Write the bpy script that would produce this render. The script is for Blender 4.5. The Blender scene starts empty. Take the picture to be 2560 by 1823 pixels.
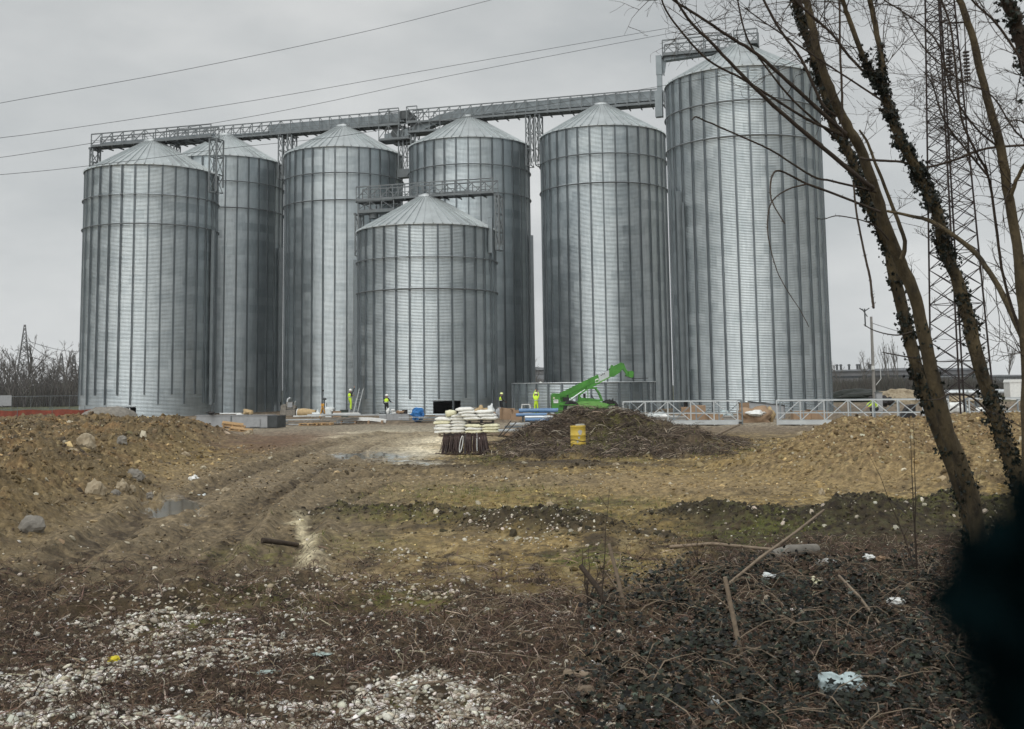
import bpy, bmesh, math, random
import numpy as np
from mathutils import Vector, Matrix, Quaternion
random.seed(7); rng = np.random.default_rng(11)
SC = bpy.context.scene; COL = SC.collection; PI = math.pi

# ------------------------------------------------------------------ camera (origin = eye)
F, CX, CY, PT, RL = 2840.4, 1280.0, 658.2, .108441, -.01383
GZ = -2.3
cp, sp, cr, sr = math.cos(PT), math.sin(PT), math.cos(RL), math.sin(RL)
cam = bpy.data.cameras.new('camera'); camo = bpy.data.objects.new('camera', cam); COL.objects.link(camo)
R0 = Vector((1, 0, 0)); U0 = Vector((0, -sp, cp)); FW = Vector((0, cp, sp))
Rv = R0 * cr + U0 * sr; Uv = -R0 * sr + U0 * cr
camo.matrix_world = Matrix(((Rv.x, Uv.x, -FW.x, 0), (Rv.y, Uv.y, -FW.y, 0), (Rv.z, Uv.z, -FW.z, 0), (0, 0, 0, 1)))
cam.sensor_fit = 'HORIZONTAL'; cam.sensor_width = 36; cam.lens = F / 2560 * 36
cam.shift_y = (CY - 911.5) / 2560; cam.clip_start = .05; cam.clip_end = 6000
cam.dof.use_dof = True; cam.dof.focus_distance = 26; cam.dof.aperture_fstop = 5.6
SC.camera = camo

# ------------------------------------------------------------------ overcast sky and soft sun
SUN_EL, SUN_AZ = math.radians(50), math.radians(-160)       # behind-left of the camera
W = bpy.data.worlds.new('World'); SC.world = W; W.use_nodes = True
nt = W.node_tree; nt.nodes.clear(); N = nt.nodes.new; L = nt.links.new
out = N('ShaderNodeOutputWorld'); bg = N('ShaderNodeBackground'); L(bg.outputs[0], out.inputs[0])
bg.inputs[1].default_value = .1
sky = N('ShaderNodeTexSky'); sky.sky_type = 'NISHITA'; sky.sun_disc = False
sky.sun_elevation = SUN_EL; sky.sun_rotation = SUN_AZ; sky.dust_density = 4; sky.air_density = 1.5
hs = N('ShaderNodeHueSaturation'); hs.inputs['Saturation'].default_value = .15; hs.inputs['Value'].default_value = .9
L(sky.outputs[0], hs.inputs['Color'])
tc = N('ShaderNodeTexCoord'); mp = N('ShaderNodeMapping'); mp.inputs['Scale'].default_value = (1, 1, 2.6)
L(tc.outputs['Generated'], mp.inputs[0])
nz = N('ShaderNodeTexNoise'); nz.inputs['Scale'].default_value = 3.2; nz.inputs['Detail'].default_value = 6; nz.inputs['Roughness'].default_value = .55
L(mp.outputs[0], nz.inputs['Vector'])
rm = N('ShaderNodeValToRGB'); rm.color_ramp.elements[0].position = .3; rm.color_ramp.elements[1].position = .72
rm.color_ramp.elements[0].color = (4.55, 4.85, 5.0, 1); rm.color_ramp.elements[1].color = (7.1, 7.25, 7.25, 1)
L(nz.outputs['Fac'], rm.inputs[0])
# overcast brightness: a little brighter towards the hidden sun, soft dip at mid height
vm = N('ShaderNodeVectorMath'); vm.operation = 'DOT_PRODUCT'; L(tc.outputs['Generated'], vm.inputs[0])
vm.inputs[1].default_value = (math.sin(SUN_AZ) * math.cos(SUN_EL), math.cos(SUN_AZ) * math.cos(SUN_EL), math.sin(SUN_EL))
mr = N('ShaderNodeMapRange'); L(vm.outputs['Value'], mr.inputs[0])
mr.inputs[1].default_value = 0.25; mr.inputs[2].default_value = 1; mr.inputs[3].default_value = 1.0; mr.inputs[4].default_value = 2.05
sx = N('ShaderNodeSeparateXYZ'); L(tc.outputs['Generated'], sx.inputs[0])
mr2 = N('ShaderNodeMapRange'); L(sx.outputs['Z'], mr2.inputs[0])
mr2.inputs[1].default_value = 0; mr2.inputs[2].default_value = .32; mr2.inputs[3].default_value = 1.08; mr2.inputs[4].default_value = .88
mu = N('ShaderNodeMath'); mu.operation = 'MULTIPLY'; L(mr.outputs[0], mu.inputs[0]); L(mr2.outputs[0], mu.inputs[1])
vs = N('ShaderNodeVectorMath'); vs.operation = 'SCALE'; L(rm.outputs[0], vs.inputs[0]); L(mu.outputs[0], vs.inputs['Scale'])
mx = N('ShaderNodeMixRGB'); mx.inputs[0].default_value = .9; L(hs.outputs[0], mx.inputs[1]); L(vs.outputs[0], mx.inputs[2])
L(mx.outputs[0], bg.inputs[0])
sl = bpy.data.lights.new('sun', 'SUN'); sl.energy = 1.3; sl.angle = math.radians(60); sl.color = (1, .96, .9)
so = bpy.data.objects.new('sun', sl); COL.objects.link(so)
sd = Vector((math.sin(SUN_AZ) * math.cos(SUN_EL), math.cos(SUN_AZ) * math.cos(SUN_EL), math.sin(SUN_EL)))
so.rotation_euler = sd.to_track_quat('Z', 'Y').to_euler()
SC.view_settings.view_transform = 'Standard'; SC.view_settings.look = 'None'; SC.view_settings.exposure = .15; SC.view_settings.gamma = 1
SC.cycles.max_bounces = 5; SC.cycles.diffuse_bounces = 2; SC.cycles.glossy_bounces = 3; SC.cycles.transparent_max_bounces = 4

# ------------------------------------------------------------------ geometry helpers
def ray(px, py):
    u = px - CX; v = py - CY
    u0 = u * cr + v * sr; v0 = -u * sr + v * cr
    x = u0 / F; z = -v0 / F; y = cp - z * sp; zz = sp + z * cp
    return np.array([x / y, 1.0, zz / y])
def P(px, py, Y): return ray(px, py) * Y                    # point of the world at depth Y seen at (px, py)
def G(px, py, z=GZ):
    d = ray(px, py); return d * (z / d[2])
def proj(x, y, z):
    yc = y * cp + z * sp; zc = -y * sp + z * cp; yc = np.maximum(yc, .05)
    u = F * x / yc; v = -F * zc / yc
    return CX + u * cr - v * sr, CY + u * sr + v * cr

class MB:
    def __init__(s): s.v = []; s.f = []; s.m = []; s.sm = []
    def add(s, vs, fs, mi=0, smooth=False):
        o = len(s.v); s.v += [tuple(map(float, p)) for p in vs]
        for f in fs: s.f.append(tuple(i + o for i in f)); s.m.append(mi); s.sm.append(smooth)
    def box(s, c, d, rz=0, mi=0, rot=None):
        M = rot if rot is not None else Matrix.Rotation(rz, 3, 'Z'); c = Vector(c)
        vs = [c + M @ Vector((a * d[0] / 2, b * d[1] / 2, e * d[2] / 2)) for e in (-1, 1) for a, b in ((-1, -1), (1, -1), (1, 1), (-1, 1))]
        s.add(vs, [(3, 2, 1, 0), (4, 5, 6, 7), (0, 1, 5, 4), (1, 2, 6, 5), (2, 3, 7, 6), (3, 0, 4, 7)], mi)
    def beam(s, p, q, w, h=None, mi=0, up=(0, 0, 1)):
        h = h or w; p = Vector(p); q = Vector(q); t = q - p; l = t.length
        if l < 1e-6: return
        t /= l; u = Vector(up)
        if abs(t.dot(u)) > .98: u = Vector((0, 1, 0))
        a = t.cross(u).normalized(); b = a.cross(t)
        M = Matrix((a, t, b)).transposed(); s.box((p + q) / 2, (w, l, h), mi=mi, rot=M)
    def tube(s, pts, rad, n=6, mi=0, cap=True, smooth=True):
        pts = [Vector(p) for p in pts]; k = len(pts)
        if not hasattr(rad, '__len__'): rad = [rad] * k
        t0 = (pts[1] - pts[0]).normalized(); u = t0.orthogonal().normalized(); vs = []
        for i in range(k):
            t = (pts[min(i + 1, k - 1)] - pts[max(i - 1, 0)]).normalized()
            u = (u - t * u.dot(t)).normalized(); w = t.cross(u)
            for j in range(n):
                a = 2 * PI * j / n; vs.append(pts[i] + (u * math.cos(a) + w * math.sin(a)) * rad[i])
        fs = [(i * n + j, i * n + (j + 1) % n, (i + 1) * n + (j + 1) % n, (i + 1) * n + j) for i in range(k - 1) for j in range(n)]
        s.add(vs, fs, mi, smooth)
        if cap: s.add(vs[:n], [tuple(range(n))[::-1]], mi); s.add(vs[-n:], [tuple(range(n))], mi)
    def cyl(s, c, r, h, n=20, mi=0, axis='Z', r2=None):
        c = Vector(c); d = {'X': Vector((1, 0, 0)), 'Y': Vector((0, 1, 0)), 'Z': Vector((0, 0, 1))}[axis]
        s.tube([c - d * h / 2, c + d * h / 2], [r, r if r2 is None else r2], n, mi)
    def prism(s, poly, y0, y1, mi=0):                        # poly in xz, extruded along y
        n = len(poly); vs = [(x, y0, z) for x, z in poly] + [(x, y1, z) for x, z in poly]
        s.add(vs, [tuple(range(n)), tuple(range(2 * n - 1, n - 1, -1))] + [(i, i + n, (i + 1) % n + n, (i + 1) % n) for i in range(n)], mi)
    def blob(s, c, r, seed=0, rough=.18, mi=0, sub=2, smooth=True, rot=0):
        bm = bmesh.new(); bmesh.ops.create_icosphere(bm, subdivisions=sub, radius=1); rr = random.Random(seed)
        ph = [rr.uniform(0, 6) for _ in range(6)]; fr = [rr.uniform(1.5, 3.5) for _ in range(6)]
        vs = []; cr_, sr_ = math.cos(rot), math.sin(rot)
        for v in bm.verts:
            x, y, z = v.co; k = 1 + rough * (math.sin(fr[0] * x * 2 + ph[0]) + math.sin(fr[1] * y * 2 + ph[1]) * math.sin(fr[2] * z * 2 + ph[2]) + .6 * math.sin(fr[3] * (x + y) * 3 + ph[3])) + rough * .5 * rr.uniform(-1, 1)
            x, y, z = x * k * r[0], y * k * r[1], z * k * r[2]
            vs.append((c[0] + x * cr_ - y * sr_, c[1] + x * sr_ + y * cr_, c[2] + z))
        s.add(vs, [tuple(v.index for v in f.verts) for f in bm.faces], mi, smooth); bm.free()
    def mesh(s, name, mats):
        me = bpy.data.meshes.new(name); me.from_pydata(s.v, [], s.f)
        for m in (mats if isinstance(mats, (list, tuple)) else [mats]): me.materials.append(m)
        me.polygons.foreach_set('material_index', s.m); me.polygons.foreach_set('use_smooth', s.sm); me.update(); return me
    def build(s, name, mats, parent=None, loc=None, rz=0):
        o = bpy.data.objects.new(name, s.mesh(name, mats)); COL.objects.link(o)
        if parent: o.parent = parent
        if loc is not None: o.location = loc
        o.rotation_euler.z = rz; return o

def tag(o, label=None, cat=None, group=None, kind=None):
    if label: o['label'] = label
    if cat: o['category'] = cat
    if group: o['group'] = group
    if kind: o['kind'] = kind
    return o
def thing(name, label, cat, loc=(0, 0, 0), rz=0, group=None):
    o = bpy.data.objects.new(name, None); COL.objects.link(o); o.location = loc; o.rotation_euler.z = rz; o.empty_display_size = .3
    return tag(o, label, cat, group)
def copy_tree(o, parent=None):
    c = o.copy(); COL.objects.link(c); c.parent = parent
    for ch in list(o.children): copy_tree(ch, c)
    return c
def npmesh(name, verts, faces, mats, cols=None, smooth=False, nper=None):
    """verts (n,3), faces (m,k) arrays"""
    me = bpy.data.meshes.new(name); n = len(verts); m, k = faces.shape
    me.vertices.add(n); me.vertices.foreach_set('co', verts.astype(np.float32).ravel())
    me.loops.add(m * k); me.loops.foreach_set('vertex_index', faces.astype(np.int32).ravel())
    me.polygons.add(m); me.polygons.foreach_set('loop_start', np.arange(0, m * k, k, dtype=np.int32))
    me.polygons.foreach_set('use_smooth', np.full(m, smooth))
    me.update(calc_edges=True)
    if cols is not None:
        a = me.color_attributes.new('Col', 'FLOAT_COLOR', 'POINT'); c4 = np.ones((n, 4), np.float32); c4[:, :cols.shape[1]] = cols; a.data.foreach_set('color', c4.ravel())
    me.materials.append(mats); o = bpy.data.objects.new(name, me); COL.objects.link(o); return o
def scatter(tv, tf, pos, yaw, pitch, roll, scl, col=None):
    """instances of one template merged into one vertex array"""
    n = len(pos); s3 = scl if scl.ndim == 2 else np.repeat(scl[:, None], 3, 1)
    v = tv[None] * s3[:, None, :]
    cx, sx_ = np.cos(pitch)[:, None], np.sin(pitch)[:, None]; x, y, z = v[..., 0], v[..., 1], v[..., 2]
    y, z = y * cx - z * sx_, y * sx_ + z * cx
    cy, sy = np.cos(roll)[:, None], np.sin(roll)[:, None]; x, z = x * cy + z * sy, -x * sy + z * cy
    cz, sz = np.cos(yaw)[:, None], np.sin(yaw)[:, None]; x, y = x * cz - y * sz, x * sz + y * cz
    V = np.stack([x, y, z], -1) + pos[:, None, :]
    Fc = tf[None] + (np.arange(n) * len(tv))[:, None, None]
    C = None if col is None else np.repeat(col, len(tv), 0)
    return V.reshape(-1, 3), Fc.reshape(-1, tf.shape[1]), C

# ------------------------------------------------------------------ noise (numpy)
_perm = rng.permutation(512).astype(np.int64)
_grad = np.stack([np.cos(np.linspace(0, 2 * PI, 64, endpoint=False)), np.sin(np.linspace(0, 2 * PI, 64, endpoint=False))], 1)
def perlin(x, y):
    xi = np.floor(x).astype(np.int64); yi = np.floor(y).astype(np.int64); xf = x - xi; yf = y - yi
    def g(a, b, dx, dy):
        h = _perm[(_perm[a & 511] + b) & 511] & 63; q = _grad[h]; return q[..., 0] * dx + q[..., 1] * dy
    u = xf * xf * xf * (xf * (xf * 6 - 15) + 10); v = yf * yf * yf * (yf * (yf * 6 - 15) + 10)
    a = g(xi, yi, xf, yf); b = g(xi + 1, yi, xf - 1, yf); c = g(xi, yi + 1, xf, yf - 1); d = g(xi + 1, yi + 1, xf - 1, yf - 1)
    return (a + u * (b - a)) * (1 - v) + (c + u * (d - c)) * v
def fbm(x, y, o=4, g=.5):
    s = 0; a = 1
    for i in range(o): s = s + a * perlin(x + 17.3 * i, y - 9.1 * i); x = x * 2.03; y = y * 2.03; a *= g
    return s
def sstep(a, b, x): t = np.clip((x - a) / (b - a), 0, 1); return t * t * (3 - 2 * t)
def blobs(px, py, L_):
    s = np.zeros_like(px)
    for a, b, rx, ry, w in L_: s = np.maximum(s, w * np.exp(-(((px - a) / rx) ** 2 + ((py - b) / ry) ** 2) ** 1.3))
    return s
def polydist(x, y, poly):                                    # signed: positive inside
    d = np.full(x.shape, 1e9); ins = np.zeros(x.shape, bool); n = len(poly)
    for i in range(n):
        ax, ay = poly[i]; bx, by = poly[(i + 1) % n]; ex, ey = bx - ax, by - ay
        t = np.clip(((x - ax) * ex + (y - ay) * ey) / (ex * ex + ey * ey), 0, 1)
        d = np.minimum(d, np.hypot(x - ax - t * ex, y - ay - t * ey))
        c = ((ay > y) != (by > y)) & (x < (bx - ax) * (y - ay) / (by - ay + 1e-12) + ax); ins ^= c
    return np.where(ins, d, -d)
def pathdist(x, y, path):
    d = np.full(x.shape, 1e9); s = np.zeros(x.shape); sg = np.zeros(x.shape); acc = 0
    for (ax, ay), (bx, by) in zip(path[:-1], path[1:]):
        ex, ey = bx - ax, by - ay; l = math.hypot(ex, ey); t = np.clip(((x - ax) * ex + (y - ay) * ey) / (l * l), 0, 1)
        dd = np.hypot(x - ax - t * ex, y - ay - t * ey); m = dd < d
        s = np.where(m, acc + t * l, s); sg = np.where(m, np.sign((x - ax) * ey - (y - ay) * ex), sg); d = np.where(m, dd, d); acc += l
    return d * sg, s

# ------------------------------------------------------------------ materials
def newmat(name):
    m = bpy.data.materials.new(name); m.use_nodes = True; return m, m.node_tree, m.node_tree.nodes['Principled BSDF']
def mat(name, col, rough=.6, metal=0, var=.25, scale=6, bump=0, bscale=30, spec=.4, col2=None, coords='Object', stretch=None, detail=5):
    m, t, b = newmat(name); n = t.nodes.new; l = t.links.new
    b.inputs['Roughness'].default_value = rough; b.inputs['Metallic'].default_value = metal; b.inputs['Specular IOR Level'].default_value = spec
    tc = n('ShaderNodeTexCoord'); src = tc.outputs[coords]
    if stretch: mp = n('ShaderNodeMapping'); mp.inputs['Scale'].default_value = stretch; l(src, mp.inputs[0]); src = mp.outputs[0]
    nz = n('ShaderNodeTexNoise'); nz.inputs['Scale'].default_value = scale; nz.inputs['Detail'].default_value = detail; nz.inputs['Roughness'].default_value = .62; l(src, nz.inputs[0])
    rp = n('ShaderNodeValToRGB'); e = rp.color_ramp.elements; e[0].position = .3; e[1].position = .7
    c2 = col2 or tuple(min(1, c * (1 + var)) for c in col); c1 = tuple(c * (1 - var) for c in col) if col2 is None else col
    e[0].color = (*c1, 1); e[1].color = (*c2, 1); l(nz.outputs['Fac'], rp.inputs[0]); l(rp.outputs[0], b.inputs['Base Color'])
    if bump:
        nb = n('ShaderNodeTexNoise'); nb.inputs['Scale'].default_value = bscale; nb.inputs['Detail'].default_value = 4; l(src, nb.inputs[0])
        bp = n('ShaderNodeBump'); bp.inputs['Strength'].default_value = bump; bp.inputs['Distance'].default_value = .02; l(nb.outputs['Fac'], bp.inputs['Height']); l(bp.outputs[0], b.inputs['Normal'])
    return m
def vcolmat(name, rough=.85, bump=0, bscale=60, var=.3, scale=40, spec=.25):
    m, t, b = newmat(name); n = t.nodes.new; l = t.links.new
    a = n('ShaderNodeVertexColor'); a.layer_name = 'Col'; b.inputs['Roughness'].default_value = rough; b.inputs['Specular IOR Level'].default_value = spec
    tc = n('ShaderNodeTexCoord'); nz = n('ShaderNodeTexNoise'); nz.inputs['Scale'].default_value = scale; nz.inputs['Detail'].default_value = 4; l(tc.outputs['Object'], nz.inputs[0])
    mr = n('ShaderNodeMapRange'); mr.inputs[1].default_value = .3; mr.inputs[2].default_value = .7; mr.inputs[3].default_value = 1 - var; mr.inputs[4].default_value = 1 + var; l(nz.outputs['Fac'], mr.inputs[0])
    v = n('ShaderNodeVectorMath'); v.operation = 'SCALE'; l(a.outputs[0], v.inputs[0]); l(mr.outputs[0], v.inputs['Scale']); l(v.outputs[0], b.inputs['Base Color'])
    if bump:
        nb = n('ShaderNodeTexNoise'); nb.inputs['Scale'].default_value = bscale; nb.inputs['Detail'].default_value = 5; l(tc.outputs['Object'], nb.inputs[0])
        bp = n('ShaderNodeBump'); bp.inputs['Strength'].default_value = bump; bp.inputs['Distance'].default_value = .03; l(nb.outputs['Fac'], bp.inputs['Height']); l(bp.outputs[0], b.inputs['Normal'])
    return m
def silo_mat():
    m, t, b = newmat('galvanised_sheet'); n = t.nodes.new; l = t.links.new
    tc = n('ShaderNodeTexCoord'); sx = n('ShaderNodeSeparateXYZ'); l(tc.outputs['Object'], sx.inputs[0])
    def ma(op, a, b_=None):
        q = n('ShaderNodeMath'); q.operation = op
        for i, v in enumerate((a, b_)):
            if v is None: continue
            if isinstance(v, (int, float)): q.inputs[i].default_value = v
            else: l(v, q.inputs[i])
        return q.outputs[0]
    th = ma('ARCTAN2', sx.outputs['X'], sx.outputs['Y']); row = ma('FLOOR', ma('DIVIDE', sx.outputs['Z'], .88))
    stag = ma('MULTIPLY', ma('MODULO', row, 2), .5)
    cell = ma('FLOOR', ma('ADD', ma('MULTIPLY', th, 16 / (2 * PI)), stag))
    cb = n('ShaderNodeCombineXYZ'); l(cell, cb.inputs[0]); l(row, cb.inputs[1])
    wn = n('ShaderNodeTexWhiteNoise'); wn.noise_dimensions = '2D'; l(cb.outputs[0], wn.inputs['Vector'])
    # weather streaks, stretched down the wall, and spangle clouds
    cs = n('ShaderNodeCombineXYZ'); l(ma('MULTIPLY', th, 22), cs.inputs[0]); l(ma('MULTIPLY', sx.outputs['Z'], .45), cs.inputs[1])
    n1 = n('ShaderNodeTexNoise'); n1.inputs['Scale'].default_value = 1.3; n1.inputs['Detail'].default_value = 7; n1.inputs['Roughness'].default_value = .65; l(cs.outputs[0], n1.inputs[0])
    n2 = n('ShaderNodeTexNoise'); n2.inputs['Scale'].default_value = 1.1; n2.inputs['Detail'].default_value = 4; l(tc.outputs['Object'], n2.inputs[0])
    f = ma('ADD', ma('ADD', ma('MULTIPLY', wn.outputs['Value'], .32), ma('MULTIPLY', n1.outputs['Fac'], .75)), ma('MULTIPLY', n2.outputs['Fac'], .4))
    rp = n('ShaderNodeValToRGB'); e = rp.color_ramp.elements; e[0].position = .38; e[1].position = .92
    e[0].color = (.35, .40, .425, 1); e[1].color = (.57, .62, .64, 1); l(f, rp.inputs[0]); l(rp.outputs[0], b.inputs['Base Color'])
    b.inputs['Metallic'].default_value = .92
    l(ma('ADD', ma('MULTIPLY', n2.outputs['Fac'], .2), ma('ADD', ma('MULTIPLY', wn.outputs['Value'], .12), .25)), b.inputs['Roughness'])
    return m
M = dict(
 silo=silo_mat(),
 stiff=mat('galvanised_channel', (.19, .215, .23), .5, .75, .2, 1.2, stretch=(1, 1, .2)),
 roof=mat('roof_sheet', (.52, .555, .56), .42, .7, .14, .7),
 steel=mat('galvanised_steel', (.15, .165, .172), .55, .35, .18, 2),
 steel_dark=mat('dark_steel', (.075, .082, .085), .55, .6, .25, 3),
 steel_pale=mat('pale_galvanised', (.58, .61, .62), .4, .7, .12, 2),
 casing=mat('conveyor_sheet', (.23, .26, .275), .5, .5, .12, 1.5),
 dark=mat('dark_void', (.015, .014, .014), .9, 0, .2, 3),
 red=mat('red_paint', (.30, .02, .02), .6, 0, .2, 8),
 concrete=mat('concrete', (.30, .29, .27), .85, 0, .15, 4, .3, 30),
 block=mat('concrete_block', (.30, .31, .32), .8, 0, .12, 5, .2, 25),
 green=mat('green_paint', (.055, .225, .028), .42, 0, .3, 2.2, spec=.5),
 green_pale=mat('pale_green_paint', (.15, .36, .085), .42, 0, .16, 3),
 tyre=mat('tyre_rubber', (.022, .022, .022), .85, 0, .35, 8),
 rim=mat('wheel_rim', (.3, .32, .25), .6, 0, .2, 8),
 white=mat('white_plastic', (.72, .73, .71), .55, 0, .1, 6),
 bag=mat('woven_bag', (.74, .74, .70), .7, 0, .12, 9, .4, 14),
 bag_yellow=mat('yellowish_bag', (.72, .70, .50), .7, 0, .15, 7, .4, 14),
 wood=mat('raw_wood', (.46, .30, .15), .8, 0, .3, 3, .3, 20, stretch=(1, 8, 8)),
 card=mat('cardboard', (.30, .205, .13), .8, 0, .15, 3),
 blue=mat('blue_tarp', (.02, .14, .38), .5, 0, .3, 5, .4, 12),
 bluepipe=mat('blue_pipe', (.12, .22, .38), .4, 0, .15, 3),
 black=mat('black_plastic', (.018, .015, .015), .45, 0, .3, 6),
 brownhose=mat('dark_hose', (.035, .018, .014), .5, 0, .4, 6),
 barrel=mat('yellow_barrel_paint', (.52, .34, .03), .5, .0, .3, 5, .2, 18, col2=(.62, .47, .10)),
 barrel_grey=mat('worn_barrel', (.42, .42, .38), .6, 0, .2, 5),
 canvas=mat('tan_canvas', (.42, .31, .17), .8, 0, .2, 4, .5, 8),
 orange=mat('orange_net', (.20, .045, .025), .75, 0, .3, 2),
 orange_tool=mat('orange_paint', (.55, .28, .04), .6, 0, .2, 5),
 hivis=mat('hi_vis_yellow', (.60, .86, .05), .7, 0, .12, 12),
 navy=mat('dark_workwear', (.022, .024, .028), .85, 0, .3, 10),
 skin=mat('skin', (.42, .25, .18), .55, 0, .08, 10),
 helmet=mat('white_helmet', (.78, .8, .76), .35, 0, .05, 5),
 helmet_y=mat('yellow_helmet', (.75, .85, .35), .35, 0, .05, 5),
 strip=mat('reflective_strip', (.72, .74, .72), .3, .2, .05, 5),
 boot=mat('boot_leather', (.03, .022, .018), .7, 0, .3, 10),
 bark=mat('tree_bark', (.022, .017, .011), .9, 0, .4, 6, 1.0, 45, col2=(.125, .095, .05), stretch=(1, 1, .35)),
 bark_dark=mat('dark_bark', (.028, .02, .015), .9, 0, .4, 12, .6, 60, col2=(.065, .048, .034)),
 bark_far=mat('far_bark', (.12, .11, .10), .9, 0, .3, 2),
 ivy=mat('ivy_leaf', (.010, .014, .009), .5, 0, .5, 4, spec=.3),
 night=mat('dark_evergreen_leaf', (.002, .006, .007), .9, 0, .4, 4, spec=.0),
 rust=mat('rusty_lattice', (.026, .018, .017), .8, .2, .3, 2),
 pylon=mat('grey_lattice', (.12, .12, .12), .7, .3, .2, 1),
 insul=mat('brown_insulator', (.02, .012, .01), .4, 0, .3, 9),
 cable=mat('cable', (.05, .055, .06), .5, .3, .1, 1),
 rock=mat('pale_rock', (.22, .17, .105), .9, 0, .25, 5, .8, 14, col2=(.42, .36, .26)),
 rock_grey=mat('grey_rock', (.20, .185, .16), .9, 0, .3, 5, .6, 14),
 plastic=mat('thin_plastic', (.62, .66, .66), .4, 0, .12, 9, .5, 25),
 plastic_teal=mat('pale_teal_plastic', (.36, .44, .41), .4, 0, .25, 14, .5, 25),
 plastic_blue=mat('pale_blue_plastic', (.38, .46, .47), .35, 0, .2, 9, .5, 25),
 yellowfoil=mat('yellow_foil', (.62, .52, .03), .4, 0, .2, 14, .5, 25),
 factory=mat('factory_cladding', (.15, .15, .155), .8, 0, .15, .2),
 factory_pale=mat('pale_factory_cladding', (.21, .22, .235), .8, 0, .1, .1),
 glass=mat('dark_glass', (.02, .025, .03), .12, 0, .1, 3, spec=.6),
 stick=mat('weathered_stick', (.20, .155, .11), .85, 0, .3, 10, .4, 40),
)

# ================================================================== GROUND
# regions (given where the flat ground is seen, turned into places on the ground)
def gp(*pts): return [tuple(G(a, b)[:2]) for a, b in pts]
LM = gp((612, 1092), (560, 1122), (480, 1157), (425, 1187), (405, 1212), (430, 1243), (335, 1292), (235, 1337), (100, 1388), (0, 1432), (-250, 1540)) + [(-14, 12), (-30, 30), (-45, 60), (-34, 67), (-19, 63)]
RM = gp((1740, 1172), (1800, 1192), (1930, 1208), (2130, 1222), (2330, 1232), (2600, 1236), (2900, 1240)) + [(28, 34), (24, 44), (14, 42), (8.2, 39.5)]
BP = gp((1165, 1148), (1300, 1152), (1500, 1150), (1700, 1150), (1880, 1142)) + [(9.5, 47), (2, 47), (-1.2, 44)]
TRK = [tuple(G(a, b)[:2]) for a, b in ((1000, 1085), (900, 1105), (800, 1140), (700, 1185), (600, 1230), (480, 1300), (380, 1380), (250, 1480))]
TRK2 = [tuple(G(a, b)[:2]) for a, b in ((1250, 1200), (1050, 1190), (900, 1200), (790, 1235), (640, 1300), (540, 1380), (500, 1450))]
def gauss(x, y, cx, cy, sx, sy, a=0):
    dx, dy = x - cx, y - cy; c_, s_ = math.cos(a), math.sin(a); u = dx * c_ + dy * s_; v = -dx * s_ + dy * c_
    return np.exp(-((u / sx) ** 2 + (v / sy) ** 2))
def masks(x, y):
    px, py = proj(x, y, np.full_like(x, GZ)); front = (y > 4)
    lm = sstep(-.2, 2.6, polydist(x, y, LM) + .7 * fbm(x * .35, y * .35, 3)); rmk = sstep(-.3, 4.2, polydist(x, y, RM) + .7 * fbm(x * .4 + 5, y * .4, 3))
    bp = sstep(-.3, 2.0, polydist(x, y, BP) + .8 * fbm(x * .6, y * .6 + 3, 3))
    r1 = np.exp(-((y - (19.2 + .5 * np.sin(x * .9))) / .95) ** 2) * sstep(1.6, 3.2, x) * (1 - sstep(9, 12, x))
    r2 = gauss(x, y, .3, 18.9, 2.0, .75, math.radians(-42)) + .6 * gauss(x, y, -2.6, 21.0, 1.8, .6, -.2)
    return px, py, front, lm, rmk, bp, r1, r2
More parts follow.
